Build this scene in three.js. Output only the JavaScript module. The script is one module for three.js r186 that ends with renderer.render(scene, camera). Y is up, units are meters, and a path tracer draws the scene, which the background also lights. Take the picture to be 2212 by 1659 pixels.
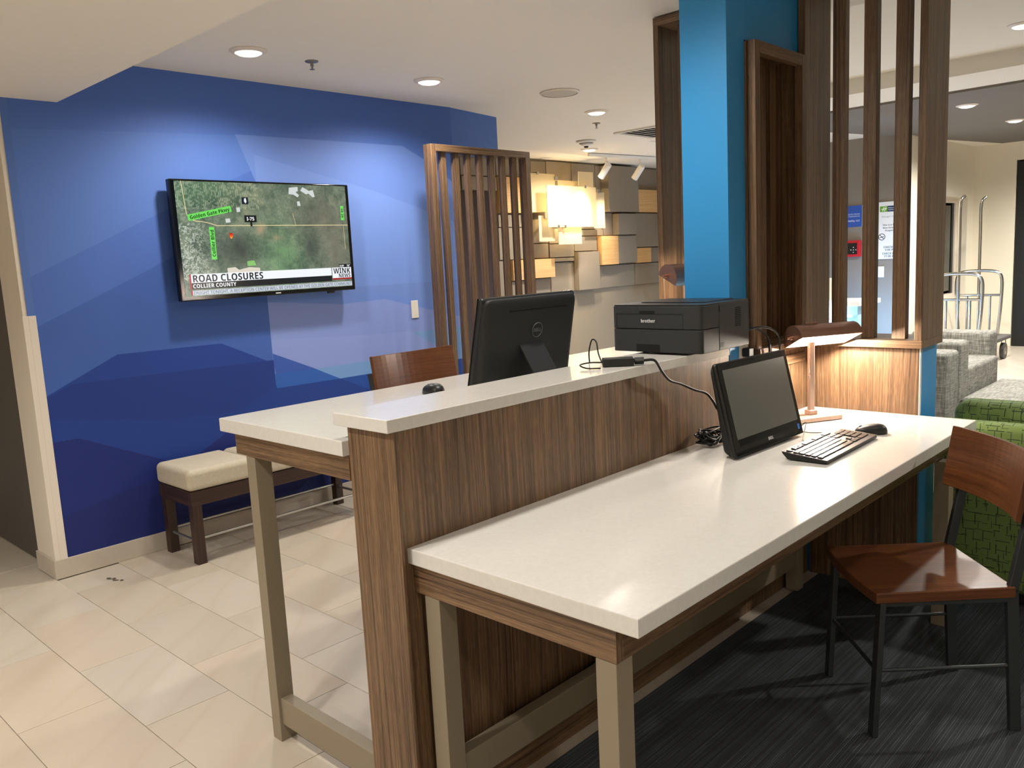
import * as THREE from 'three';
import { RoundedBoxGeometry } from 'three/addons/geometries/RoundedBoxGeometry.js';
import { mergeGeometries, toCreasedNormals } from 'three/addons/utils/BufferGeometryUtils.js';
import { FontLoader } from 'three/addons/loaders/FontLoader.js';
import { TextGeometry } from 'three/addons/geometries/TextGeometry.js';
import { RectAreaLightUniformsLib } from 'three/addons/lights/RectAreaLightUniformsLib.js';

// ------------------------------------------------------------------ camera, exposure
const scene = new THREE.Scene();
scene.background = new THREE.Color(0x000000);
const renderer = new THREE.WebGLRenderer({ antialias: true });
renderer.toneMapping = THREE.LinearToneMapping;
renderer.toneMappingExposure = 1.25;
renderer.shadowMap.enabled = true;
RectAreaLightUniformsLib.init();

const camera = new THREE.PerspectiveCamera(49.447, 2212 / 1659, 0.05, 60);
camera.position.set(0, 1.5, 0);
{
  const right = new THREE.Vector3(0.68675, -0.05034, 0.72515), up = new THREE.Vector3(0.13983, 0.98811, -0.06384), back = new THREE.Vector3(-0.71332, 0.14524, 0.68563);
  camera.quaternion.setFromRotationMatrix(new THREE.Matrix4().makeBasis(right, up, back));
}

// strengths of the room's own lamps (candela) and their colours
const LIGHT = { wallRow: 4.8, deskRow: 5, soffit: 6, walkway: 7.5, far: 11, lobby: 22, behind: 1.5, track: 5, art: 0.9, desk: 2.4, led: 1.4 };
const WARM = new THREE.Color(1.0, 0.93, 0.83), NEUTRAL = new THREE.Color(1.0, 0.95, 0.87), AMBER = new THREE.Color(1.0, 0.76, 0.4);

// ------------------------------------------------------------------ helpers
function rng(seed) { let a = seed >>> 0; return () => { a = (a + 0x6D2B79F5) | 0; let t = Math.imul(a ^ (a >>> 15), 1 | a); t = (t + Math.imul(t ^ (t >>> 7), 61 | t)) ^ t; return ((t ^ (t >>> 14)) >>> 0) / 4294967296; }; }
const rand = rng(7);
const used = {};
function numbered(n) { const k = used[n] = (used[n] ?? -1) + 1; return k ? n + '_' + String(k).padStart(3, '0') : n; }
const V = (x, y, z) => new THREE.Vector3(x, y, z);

function thing(name, label, category, pos = [0, 0, 0], rotY = 0, group) {
  const o = new THREE.Group(); o.name = numbered(name); o.position.set(...pos); o.rotation.y = rotY; scene.add(o);
  o.userData = { label, category }; if (group) o.userData.group = group;
  return o;
}
function mesh(name, geo, mat, parent) {
  const m = new THREE.Mesh(geo, mat); m.name = name; m.castShadow = true; m.receiveShadow = true; parent.add(m); return m;
}
// part authored in the thing's own axes
function L(t, name, geo, mat, label) { const m = mesh(name, geo, mat, t); if (label) m.userData.label = label; return m; }
// part authored in world axes (for things that are not turned)
function W(t, name, geo, mat, label) { const o = new THREE.Vector3(); let p = t; while (p && p !== scene) { o.add(p.position); p = p.parent; } geo.translate(-o.x, -o.y, -o.z); return L(t, name, geo, mat, label); }
// a thing that is one mesh, authored in world axes
function base(geo) { geo.computeBoundingBox(); const b = geo.boundingBox; return [(b.min.x + b.max.x) / 2, b.min.y, (b.min.z + b.max.z) / 2]; }
function solo(name, label, category, geo, mat, group) {
  const p = base(geo); geo.translate(-p[0], -p[1], -p[2]);
  const m = mesh(numbered(name), geo, mat, scene); m.position.set(...p); m.userData = { label, category }; if (group) m.userData.group = group; return m;
}
function struct(name, geo, mat, label, category = 'structure') {
  const p = base(geo); geo.translate(-p[0], -p[1], -p[2]);
  const m = mesh(name, geo, mat, scene); m.position.set(...p); m.userData = { kind: 'structure', label, category }; return m;
}
// texture coordinates in metres, v along the grain
function triUV(geo, grain = 'y', ou = 0, ov = 0) {
  const g = geo.index ? geo.toNonIndexed() : geo, p = g.attributes.position, uv = new Float32Array(p.count * 2);
  const a = V(0, 0, 0), b = V(0, 0, 0), c = V(0, 0, 0), n = V(0, 0, 0);
  for (let i = 0; i < p.count; i += 3) {
    a.fromBufferAttribute(p, i); b.fromBufferAttribute(p, i + 1); c.fromBufferAttribute(p, i + 2);
    n.copy(b).sub(a).cross(c.clone().sub(a)); const ax = Math.abs(n.x), ay = Math.abs(n.y), az = Math.abs(n.z);
    const k = ax >= ay && ax >= az ? 0 : ay >= az ? 1 : 2;
    [a, b, c].forEach((q, j) => {
      let u, v;
      if (grain === 'y') [u, v] = k === 0 ? [q.z, q.y] : k === 1 ? [q.x, q.z] : [q.x, q.y];
      else if (grain === 'x') [u, v] = k === 0 ? [q.z, q.y] : k === 1 ? [q.z, q.x] : [q.y, q.x];
      else [u, v] = k === 0 ? [q.y, q.z] : k === 1 ? [q.x, q.z] : [q.x, q.y];
      uv[(i + j) * 2] = u + ou; uv[(i + j) * 2 + 1] = v + ov;
    });
  }
  g.setAttribute('uv', new THREE.BufferAttribute(uv, 2)); return g;
}
function bb(x0, x1, y0, y1, z0, z1, r = 0.003, grain = 'y', seg = 1) {
  const w = x1 - x0, h = y1 - y0, d = z1 - z0;
  const g = r > 0 ? new RoundedBoxGeometry(w, h, d, seg, Math.min(r, w / 2.05, h / 2.05, d / 2.05)) : new THREE.BoxGeometry(w, h, d).toNonIndexed();
  g.translate((x0 + x1) / 2, (y0 + y1) / 2, (z0 + z1) / 2);
  return triUV(g, grain, rand() * 3, rand() * 3);
}
const cb = (w, h, d, x, y, z, r = 0.003, grain = 'y', seg = 1) => bb(x - w / 2, x + w / 2, y - h / 2, y + h / 2, z - d / 2, z + d / 2, r, grain, seg);
function cyl(r0, r1, h, x, y, z, seg = 24, axis = 'y') {
  const g = new THREE.CylinderGeometry(r1, r0, h, seg); if (axis === 'x') g.rotateZ(Math.PI / 2); if (axis === 'z') g.rotateX(Math.PI / 2);
  g.translate(x, y, z); return g;
}
function tube(pts, r, seg = 40, rs = 8, closed = false) { return new THREE.TubeGeometry(new THREE.CatmullRomCurve3(pts.map((p) => V(...p)), closed, 'centripetal'), seg, r, rs, closed); }
function bar(a, b, w, d) { // flat bar between two points
  const A = V(...a), B = V(...b), len = A.distanceTo(B), g = new RoundedBoxGeometry(w, len, d, 1, Math.min(w, d) * 0.12);
  const q = new THREE.Quaternion().setFromUnitVectors(V(0, 1, 0), B.clone().sub(A).normalize());
  g.applyQuaternion(q); const m = A.add(B).multiplyScalar(0.5); g.translate(m.x, m.y, m.z); return g;
}
function lathe(pts, seg = 32) { return new THREE.LatheGeometry(pts.map((p) => new THREE.Vector2(...p)), seg); }
function plan(pts, y0, y1) { // a slab with the outline pts in x, z
  const s = new THREE.Shape(); pts.forEach(([x, z], i) => (i ? s.lineTo(x, -z) : s.moveTo(x, -z)));
  const g = new THREE.ExtrudeGeometry(s, { depth: y1 - y0, bevelEnabled: false }); g.rotateX(-Math.PI / 2); g.translate(0, y0, 0); return triUV(g, 'z');
}
function merge(...g) { return mergeGeometries(g.map((q) => { const n = q.index ? q.toNonIndexed() : q; for (const k of Object.keys(n.attributes)) if (!['position', 'normal', 'uv'].includes(k)) n.deleteAttribute(k); return n; })); }

// ------------------------------------------------------------------ textures
function hash(x, y, s) { let h = Math.imul(x, 374761393) ^ Math.imul(y, 668265263) ^ Math.imul(s, 2147483647 - 5); h = Math.imul(h ^ (h >>> 13), 1274126177); return ((h ^ (h >>> 16)) >>> 0) / 4294967296; }
function vn(x, y, px, py, s) { // periodic value noise
  const xi = Math.floor(x), yi = Math.floor(y), fx = x - xi, fy = y - yi, ux = fx * fx * (3 - 2 * fx), uy = fy * fy * (3 - 2 * fy);
  const m = (a, n) => ((a % n) + n) % n, x0 = m(xi, px), x1 = m(xi + 1, px), y0 = m(yi, py), y1 = m(yi + 1, py);
  const a = hash(x0, y0, s), b = hash(x1, y0, s), c = hash(x0, y1, s), d = hash(x1, y1, s);
  return a + (b - a) * ux + (c - a) * uy + (a - b - c + d) * ux * uy;
}
function tex(w, h, fn, sx, sy, srgb = true) {
  const d = new Uint8Array(w * h * 4);
  for (let j = 0; j < h; j++) for (let i = 0; i < w; i++) { const c = fn(i / w, j / h, i, j), o = (j * w + i) * 4; d[o] = c[0]; d[o + 1] = c[1]; d[o + 2] = c[2]; d[o + 3] = 255; }
  const t = new THREE.DataTexture(d, w, h); t.wrapS = t.wrapT = THREE.RepeatWrapping; t.magFilter = THREE.LinearFilter; t.minFilter = THREE.LinearMipmapLinearFilter; t.generateMipmaps = true;
  if (srgb) t.colorSpace = THREE.SRGBColorSpace; t.repeat.set(1 / sx, 1 / sy); t.needsUpdate = true; return t;
}
const cl = (v) => Math.max(0, Math.min(255, v));
const mix3 = (a, b, t) => [cl(a[0] + (b[0] - a[0]) * t), cl(a[1] + (b[1] - a[1]) * t), cl(a[2] + (b[2] - a[2]) * t)];
function woodTex(dark, light, seed, lines = 0.5) {
  return tex(1024, 1024, (u, v) => {
    const wob = (vn(u * 5, v * 3, 5, 3, seed) - 0.5) * 0.03 + (vn(u * 14, v * 5, 14, 5, seed + 1) - 0.5) * 0.008, x = u + wob;
    const a = vn(x * 26, v * 2, 26, 2, seed + 2), b = vn(x * 90, v * 3, 90, 3, seed + 3), c = vn(x * 240, v * 7, 240, 7, seed + 4), f = vn(x * 480, v * 60, 480, 60, seed + 5);
    let t = 0.16 * a + 0.2 * b + 0.38 * c + 0.26 * f;
    const ln = vn(x * 120, v * 2, 120, 2, seed + 6); if (ln > 0.8) t -= (ln - 0.8) * 2.2 * lines;
    return mix3(dark, light, (t - 0.15) / 0.65);
  }, 0.8, 1.6);
}
const T = {};
T.walnut = woodTex([72, 53, 37], [138, 108, 79], 11, 1.0);
T.cherry = woodTex([82, 47, 28], [120, 73, 42], 41, 0.2);
T.espresso = woodTex([40, 26, 20], [66, 44, 33], 61, 0.3);
T.maple = woodTex([196, 148, 92], [222, 180, 122], 81, 0.2);
T.quartz = tex(512, 512, (u, v, i, j) => { const n = hash(i, j, 5), m = vn(u * 60, v * 60, 60, 60, 6); const k = 212 + (n - 0.5) * 6 + (m - 0.5) * 5; return [cl(k), cl(k - 3), cl(k - 8)]; }, 0.5, 0.5);
T.tile = tex(1024, 1024, (u, v) => {
  const d = (vn(u * 3, v * 2, 3, 2, 21) - 0.5) * 0.5, x = u + d * 0.5 + v;
  const a = vn(x * 5, (v + d * 0.2) * 2, 5, 2, 22), b = vn(x * 14, v * 4, 14, 4, 23), c = vn(u * 60, v * 60, 60, 60, 24);
  const vein = Math.pow(1 - Math.abs(vn(x * 6, v * 3, 6, 3, 25) * 2 - 1), 9);
  const t = 0.55 * a + 0.3 * b + 0.15 * c;
  const col = mix3([184, 174, 160], [195, 185, 172], t * 1.1); return mix3(col, [178, 161, 144], vein * 0.3);
}, 1.5, 1.5);
T.carpet = tex(1024, 1024, (u, v, i, j) => { // thin broken lines along u
  const row = Math.floor(v * 102), sub = (v * 102) % 1, r = hash(row, 3, 31), q = hash(row, 9, 34);
  const run = vn(u * 9 + q * 9, row, 9, 102, 32 + (row % 5)), dot = Math.abs(Math.sin(u * Math.PI * 210 + row * 1.7));
  let k = 37 + 20 * hash(i, j, 33) + 8 * vn(u * 6, v * 6, 6, 6, 35);
  if (sub < 0.42 && r > 0.35) k += (14 + 44 * r * run) * (0.45 + 0.55 * dot);
  if (sub > 0.55 && q < 0.35) k -= 12;
  return [cl(k * 0.93), cl(k), cl(k * 1.07)];
}, 0.62, 0.62);
T.tweed = tex(512, 512, (u, v, i, j) => {
  const a = vn(u * 180, v * 10, 180, 10, 71), b = vn(u * 10, v * 180, 10, 180, 72), c = hash(i, j, 73);
  return mix3([70, 70, 66], [196, 194, 184], 0.48 * a + 0.42 * b + 0.1 * c + 0.02);
}, 0.5, 0.5);
T.linen = tex(512, 512, (u, v, i, j) => { const a = vn(u * 128, v * 30, 128, 30, 91), b = vn(u * 30, v * 128, 30, 128, 92); return mix3([178, 168, 148], [206, 196, 176], 0.5 * a + 0.4 * b + 0.1 * hash(i, j, 93)); }, 0.25, 0.25);
T.speck = tex(256, 256, (u, v, i, j) => { const k = 128 + (hash(i, j, 95) - 0.5) * 150; return [k, k, k]; }, 0.05, 0.05, false);
function canvas(w, h, draw) { const c = document.createElement('canvas'); c.width = w; c.height = h; draw(c.getContext('2d'), w, h, c); const t = new THREE.CanvasTexture(c); t.colorSpace = THREE.SRGBColorSpace; return t; }
T.green = (() => {
  const t = canvas(1024, 1024, (g, w, h) => {
    const r = rng(5); g.fillStyle = 'rgb(104,126,66)'; g.fillRect(0, 0, w, h);
    for (let k = 0; k < 26000; k++) { g.fillStyle = r() < 0.5 ? 'rgba(88,116,46,0.35)' : 'rgba(140,166,84,0.3)'; g.fillRect(r() * w, r() * h, 3, 1.5); }
    g.strokeStyle = 'rgba(30,44,30,0.85)'; g.lineCap = 'butt';
    for (let a = 0; a < 16; a++) for (let b = 0; b < 16; b++) {
      const x = a * 64 + r() * 30, y = b * 64 + r() * 30;
      g.lineWidth = 3 + r() * 3; g.beginPath(); g.moveTo(x, y); g.lineTo(x + 30 + r() * 70, y); g.stroke();
      g.lineWidth = 3 + r() * 3; const x2 = a * 64 + r() * 60, y2 = b * 64 + r() * 40; g.beginPath(); g.moveTo(x2, y2); g.lineTo(x2, y2 + 30 + r() * 60); g.stroke();
    }
  }); t.wrapS = t.wrapT = THREE.RepeatWrapping; t.repeat.set(1 / 0.62, 1 / 0.62); return t;
})();

// ------------------------------------------------------------------ materials
const S = (o) => new THREE.MeshStandardMaterial(o), P = (o) => new THREE.MeshPhysicalMaterial(o);
const M = {
  walnut: S({ map: T.walnut, roughness: 0.42 }), cherry: S({ map: T.cherry, roughness: 0.3 }), espresso: S({ map: T.espresso, roughness: 0.45 }), maple: S({ map: T.maple, roughness: 0.5 }),
  quartz: S({ map: T.quartz, roughness: 0.16 }), paint: S({ color: 0xe4ddd0, roughness: 0.85 }), ceiling: S({ color: 0xe9e4da, roughness: 0.9 }), cream: S({ color: 0xe8e1cf, roughness: 0.85 }),
  trimWhite: S({ color: 0xe2d8cc, roughness: 0.5 }), grayWall: S({ color: 0x8b8379, roughness: 0.85 }), panelGray: S({ color: 0x8a7d6b, roughness: 0.8, bumpMap: T.speck, bumpScale: 0.0006 }), farWall: S({ color: 0x968770, roughness: 0.85 }),
  darkCeil: S({ color: 0x75706a, roughness: 0.9 }), colBlue: S({ color: 0x2f8fd0, roughness: 0.45 }), tile: [0xffffff, 0xfbf8f3, 0xfffbf6, 0xfaf9f7].map((c) => S({ map: T.tile, color: c, roughness: 0.34 })),
  grout: S({ color: 0xb6ac9e, roughness: 0.9 }), baseTile: S({ map: T.tile, color: 0xffffff, roughness: 0.4 }), carpet: S({ map: T.carpet, roughness: 0.97, bumpMap: T.carpet, bumpScale: 0.003 }),
  taupe: S({ color: 0x8a7e6a, roughness: 0.45, metalness: 0.1 }), steelDark: S({ color: 0x3f4345, roughness: 0.42, metalness: 0.45 }), chrome: S({ color: 0xc9c7c2, roughness: 0.18, metalness: 1 }), steel: S({ color: 0xb8b6b0, roughness: 0.35, metalness: 0.9 }),
  black: S({ color: 0x131415, roughness: 0.42 }), blackGloss: S({ color: 0x0b0c0d, roughness: 0.12 }), blackRough: S({ color: 0x1b1c1d, roughness: 0.6 }), cable: S({ color: 0x101010, roughness: 0.5 }), screenOff: P({ color: 0x4c4f4b, roughness: 0.45, clearcoat: 1, clearcoatRoughness: 0.08 }),
  printer: S({ color: 0x282a2c, roughness: 0.62, bumpMap: T.speck, bumpScale: 0.0004 }), printerDark: S({ color: 0x1c1e20, roughness: 0.4 }), slot: S({ color: 0x060606, roughness: 0.9 }), door: S({ color: 0x4a4745, roughness: 0.5 }),
  plastic: S({ color: 0xe6e0d6, roughness: 0.4 }), white: S({ color: 0xe8e4dc, roughness: 0.5 }), linen: S({ map: T.linen, roughness: 0.8 }), tweed: S({ map: T.tweed, roughness: 0.95 }), green: S({ map: T.green, roughness: 0.85 }),
  copper: P({ color: 0xa47d6c, roughness: 0.34, metalness: 0.75, anisotropy: 0.5 }), copperPale: S({ color: 0xe3c9b8, roughness: 0.35, metalness: 0.5 }), cordWhite: S({ color: 0xd8ccb8, roughness: 0.5 }), speaker: S({ color: 0xcfc9be, roughness: 0.95, bumpMap: T.speck, bumpScale: 0.001 }),
  sprinkler: S({ color: 0x9a938a, roughness: 0.35, metalness: 0.8 }), letter: S({ color: 0xd9dadb, roughness: 0.4 }), letterDim: S({ color: 0x6b6e70, roughness: 0.4, metalness: 0.6 }), sticker: S({ color: 0x2f6fd0, roughness: 0.35 }),
  frost: P({ color: 0xf4e4ba, roughness: 0.8, transmission: 0.5, thickness: 0, side: THREE.DoubleSide }), glassEdge: S({ color: 0xe9dcc4, roughness: 0.3 }), glass: P({ color: 0xffffff, roughness: 0.03, transmission: 1, thickness: 0 }), nightGlass: S({ color: 0x1a2422, roughness: 0.06 }), key: S({ color: 0x26282a, roughness: 0.26 }),
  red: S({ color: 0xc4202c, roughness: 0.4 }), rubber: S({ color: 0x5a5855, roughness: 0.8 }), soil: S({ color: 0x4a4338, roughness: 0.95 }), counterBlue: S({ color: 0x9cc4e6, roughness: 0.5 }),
};
const glow = (r, g, b) => S({ color: 0x000000, emissive: new THREE.Color().setRGB(r, g, b), roughness: 0.6 });
M.lens = glow(5, 4.7, 4.2); M.bulbWarm = glow(5, 3.6, 1.5); M.bulbDesk = glow(4, 3.4, 2.6); M.ledBlue = glow(1.2, 2.6, 5);

// ------------------------------------------------------------------ the setting: floor
{
  const x0 = 1.005 - 0.3067 * 8, tw = 0.3067, tl = 0.61, gap = 0.0022;
  const fl = struct('floor', plan([[-2.6, 3.6], [-2.6, -6.6], [13.3, -6.6], [13.3, 3.6]], -0.1, -0.005), M.grout, 'pale grout bed under the lobby floor', 'floor');
  const gs = [0, 1, 2, 3].map((k) => triUV(bb(-(tw - gap) / 2, (tw - gap) / 2, -0.011, 0, -(tl - gap) / 2, (tl - gap) / 2, 0.0012), 'z', k * 0.37, k * 0.61));
  const off = fl.position;
  for (let c = 2; c < 22; c++) for (let r = 0; r < 10; r++) {
    const x = x0 + (c + 0.5) * tw, odd = (c % 2 + 2) % 2, z = -2.775 + (odd ? -0.305 : 0) + (r - 4.5) * tl + tl * 0.5 - 0.305;
    if (z < -4.9 || z > -1.35 || (z < -4.55 && x > 1.4)) continue;
    if (x > 1.4 && z > -1.75) continue;
    const m = mesh('tile', gs[Math.floor(rand() * 4)], M.tile[Math.floor(rand() * 4)], fl); m.position.set(x - off.x, 0 - off.y, z - off.z);
    if (rand() < 0.5) m.rotation.y = Math.PI;
  }
  // the same tiles beyond what can be told apart, and the near strip under the desks
  const rest = merge(plan([[-2.6, 3.6], [-2.6, -4.95], [-0.5, -4.95], [-0.5, 3.6]], -0.005, -0.001), plan([[-0.5, 3.6], [-0.5, -1.2], [1.3, -1.2], [1.3, 3.6]], -0.005, -0.001), plan([[1.3, -1.56], [1.3, -2.0], [13.3, -2.0], [13.3, -1.56]], -0.005, -0.001), plan([[5.3, -2.0], [5.3, -6.6], [13.3, -6.6], [13.3, -2.0]], -0.005, -0.001), plan([[8, 3.6], [8, -1.56], [13.3, -1.56], [13.3, 3.6]], -0.005, -0.001), plan([[-2.6, -4.95], [-2.6, -6.6], [5.3, -6.6], [5.3, -4.95]], -0.005, -0.001));
  W(fl, 'tile_field', rest, M.tile[0]);
  struct('floor_carpet', plan([[1.3, 3.6], [1.3, -1.56], [8, -1.56], [8, 3.6]], -0.005, 0.004), M.carpet, 'charcoal striped carpet under the front desk and the chairs', 'carpet').geometry = (() => { const g = plan([[1.3, 3.6], [1.3, -1.56], [8, -1.56], [8, 3.6]], -0.005, 0.004); const q = triUV(g, 'z'); const p = base(q); q.translate(-p[0], -p[1], -p[2]); return q; })();
}

// ------------------------------------------------------------------ ceilings
struct('ceiling', plan([[1.6, 3.6], [1.6, -6.6], [10.5, -6.6], [10.5, -4.9], [7.25, -4.9], [7.25, -3.1], [4.9, -3.1], [4.2, -2.6], [4.2, 3.6]], 2.62, 3.0), M.ceiling, 'white painted ceiling over the desks and the far seating area', 'ceiling');
struct('ceiling_soffit', bb(-2.6, 1.6, 2.396, 3.0, -6.6, 3.6, 0), M.ceiling, 'lower white soffit that meets the blue mural wall', 'soffit');
struct('ceiling_tray', plan([[4.0, 3.6], [4.0, -3.3], [7.4, -3.3], [7.4, 3.6]], 2.86, 3.0), M.ceiling, 'raised white tray ceiling beyond the slatted screen', 'ceiling');
struct('ceiling_lobby', plan([[7.25, 3.6], [7.25, -4.9], [13.3, -4.9], [13.3, 3.6]], 2.735, 3.0), M.ceiling, 'white lobby ceiling around the dark dropped panel', 'ceiling');
struct('ceiling_dark', plan([[7.94, 3.6], [7.94, -4.2], [12.75, -3.06], [12.75, 3.6]], 2.715, 2.736), M.darkCeil, 'dark grey dropped ceiling panel with downlights by the entrance', 'ceiling');

// ------------------------------------------------------------------ walls
// mural print in wall metres
const MX0 = 1.375, MX1 = 4.262, MY0 = 0.1, MY1 = 2.62;
T.mural = canvas(2048, 1788, (g, w, h) => {
  const X = (x) => (x - MX0) / (MX1 - MX0) * w, Y = (y) => (1 - (y - MY0) / (MY1 - MY0)) * h;
  const poly = (c, ...p) => { g.fillStyle = c; g.beginPath(); p.forEach(([x, y], i) => (i ? g.lineTo(X(x), Y(y)) : g.moveTo(X(x), Y(y)))); g.closePath(); g.fill(); };
  g.fillStyle = 'rgb(77, 113, 193)'; g.fillRect(0, 0, w, h);
  poly('rgb(83, 120, 198)', [1.3, 2.25], [2.64, 2.31], [2.66, 1.0], [1.3, 1.0]);
  poly('rgb(73, 109, 191)', [1.3, 1.508], [1.938, 1.804], [2.66, 2.12], [2.66, 0.9], [1.3, 0.9]);
  poly('rgb(60, 96, 176)', [1.3, 1.262], [1.906, 1.529], [2.66, 1.88], [2.66, 0.9], [1.3, 0.9]);
  poly('rgb(104, 136, 211)', [2.66, 2.03], [2.55, 2.31], [3.795, 2.322], [4.03, 2.22], [4.3, 2.06], [4.3, 0.1], [2.66, 0.1]);
  poly('rgb(112, 144, 217)', [2.66, 2.2], [3.551, 2.005], [3.97, 1.886], [4.3, 1.79], [4.3, 1.386], [2.66, 1.385]);
  poly('rgb(107, 137, 208)', [2.66, 1.385], [4.3, 1.386], [4.3, 1.14], [3.549, 1.334], [2.66, 1.36]);
  poly('rgb(128, 148, 213)', [2.662, 1.33], [3.2, 1.28], [3.549, 1.29], [4.3, 1.1], [4.3, 0.88], [2.96, 0.884], [2.662, 1.016]);
  poly('rgb(134, 153, 216)', [2.662, 1.1], [3.4, 1.06], [4.3, 1.03], [4.3, 0.886], [2.96, 0.884], [2.662, 1.016]);
  poly('rgb(115, 154, 209)', [3.768, 1.04], [4.3, 1.045], [4.3, 0.66], [3.98, 0.929]);
  poly('rgb(114, 156, 213)', [2.96, 0.884], [4.3, 0.89], [4.3, 0.8], [3.137, 0.797]);
  poly('rgb(53, 87, 175)', [2.662, 1.016], [2.96, 0.884], [2.671, 0.888], [2.662, 0.956]);
  poly('rgb(39, 92, 179)', [2.665, 0.89], [2.955, 0.885], [3.137, 0.797], [2.665, 0.8]);
  poly('rgb(25, 74, 160)', [2.662, 0.8], [3.137, 0.797], [4.3, 0.8], [4.3, 0.1], [2.66, 0.1]);
  poly('rgb(19, 58, 142)', [2.662, 0.8], [3.137, 0.797], [3.683, 0.549], [4.3, 0.27], [4.3, 0.1], [2.66, 0.1]);
  poly('rgb(23, 61, 147)', [1.376, 0.945], [1.744, 1.116], [2.336, 1.113], [2.664, 0.956], [2.665, 0.1], [1.3, 0.1], [1.3, 0.91]);
  poly('rgb(17, 51, 133)', [1.3, 0.9], [1.502, 0.991], [2.664, 0.976], [2.664, 0.956], [2.668, 0.1], [1.3, 0.1]);
  poly('rgb(18, 57, 141)', [1.3, 0.84], [2.0, 0.72], [2.4, 0.7], [2.668, 0.82], [2.668, 0.1], [1.3, 0.1]);
  poly('rgb(14, 37, 116)', [1.3, 0.706], [1.502, 0.707], [2.05, 0.446], [2.162, 0.512], [2.376, 0.616], [2.627, 0.649], [2.965, 0.687], [3.3, 0.6], [4.3, 0.4], [4.3, 0.1], [1.3, 0.1]);
  poly('rgb(13, 33, 107)', [1.3, 0.3], [2.05, 0.446], [4.3, 0.2], [4.3, 0.1], [1.3, 0.1]);
});
M.mural = S({ map: T.mural, roughness: 0.62 }); M.muralTop = S({ color: 'rgb(81, 116, 190)', roughness: 0.62 });
{
  const w = struct('wall_back', bb(1.32, 4.262, 0, 2.62, -4.775, -4.579, 0), M.trimWhite, 'wall with a faceted blue mural print behind the bench', 'wall');
  const pl = new THREE.BoxGeometry(MX1 - MX0, MY1 - MY0, 0.004); pl.translate((MX0 + MX1) / 2, (MY0 + MY1) / 2, -4.577);
  W(w, 'mural', pl, M.mural, 'blue faceted geometric mural print');
  const sl = bb(1.322, 1.376, 0.1, 2.396, -4.579, -4.5755, 0); W(w, 'mural_edge', bb(1.3405, 1.376, 1.353, 2.62, -4.579, -4.5752, 0), M.muralTop); sl.dispose();
  W(w, 'corner_guard', merge(bb(1.3405, 1.376, 0.1, 1.353, -4.579, -4.57, 0.001), bb(1.315, 1.3405, 0.1, 1.353, -4.62, -4.57, 0.001)), M.trimWhite, 'white corner guard');
  // blue header over the opening, bent slightly back
  const hd = new THREE.Shape(); [[4.262, 4.577], [4.262, 4.777], [4.86, 4.895], [4.86, 4.695]].forEach(([x, z], i) => (i ? hd.lineTo(x, z) : hd.moveTo(x, z)));
  const hg = new THREE.ExtrudeGeometry(hd, { depth: 0.285, bevelEnabled: false }); hg.rotateX(-Math.PI / 2); hg.translate(0, 2.335, 0);
  struct('wall_header', hg, M.muralTop, 'blue header over the opening at the end of the mural wall', 'wall');
  struct('baseboard_back', bb(1.315, 4.262, 0, 0.1, -4.578, -4.566, 0.002, 'x'), M.baseTile, 'beige tile baseboard under the mural', 'baseboard');
  struct('baseboard_left', bb(1.308, 1.319, 0, 0.1, -4.85, -4.566, 0.002, 'z'), M.baseTile, 'beige tile baseboard on the wall end beside the door', 'baseboard');
  struct('wall_left', merge(bb(1.32, 1.5, 0, 2.62, -4.852, -4.776, 0), bb(1.32, 1.5, 2.15, 2.62, -6.0, -4.852, 0), bb(1.32, 1.5, 0, 2.62, -6.6, -6.0, 0)), M.trimWhite, 'white wall end with the doorway', 'wall');
  const d = struct('door_1', bb(1.352, 1.396, 0.008, 2.14, -5.985, -4.868, 0.002), M.door, 'dark grey door beside the mural wall', 'door');
  W(d, 'door_frame', merge(bb(1.324, 1.41, 0, 2.15, -4.868, -4.8525, 0.001), bb(1.324, 1.41, 0, 2.15, -6.0, -5.986, 0.001)), M.trimWhite);
  for (const y of [0.235, 1.012, 1.85]) W(d, 'hinge', merge(cyl(0.007, 0.007, 0.1, 1.346, y, -4.874, 12), bb(1.3505, 1.3535, y - 0.05, y + 0.05, -4.905, -4.876, 0)), M.steel, 'steel hinge');
  struct('wall_inner', bb(4.1, 4.255, 0, 2.62, -6.6, -4.776, 0), M.farWall, 'wall returning behind the mural wall', 'wall');
}
struct('wall_rear', bb(-2.75, 13.4, 0, 3.0, 3.6, 3.75, 0), M.paint, 'painted wall behind the viewer', 'wall');
struct('wall_side', bb(-2.75, -2.6, 0, 3.0, -6.7, 3.6, 0), M.paint, 'painted wall along the corridor side', 'wall');
struct('wall_corridor', bb(-2.6, 4.2, 0, 3.0, -6.75, -6.6, 0), M.paint, 'painted wall at the corridor end', 'wall');
struct('wall_reception', bb(10.3, 10.45, 0, 2.8, -6.6, -3.45, 0), M.grayWall, 'taupe grey wall behind the reception counter with signs', 'wall');
struct('wall_right', merge(bb(13.0, 13.2, 0, 2.8, -3.45, -2.94, 0), bb(13.0, 13.2, 2.5, 2.8, -2.94, -0.6, 0), bb(13.0, 13.2, 0, 2.8, -0.6, 3.6, 0)), M.cream, 'cream wall with the black entrance door', 'wall');
struct('wall_lobby', merge(bb(10.45, 11.0, 0, 2.8, -3.65, -3.45, 0), bb(11.0, 12.72, 0, 0.7, -3.65, -3.45, 0), bb(11.0, 12.72, 2.045, 2.8, -3.65, -3.45, 0), bb(12.72, 13.2, 0, 2.8, -3.65, -3.45, 0)), M.cream, 'cream lobby wall with a deep window', 'wall');
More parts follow.
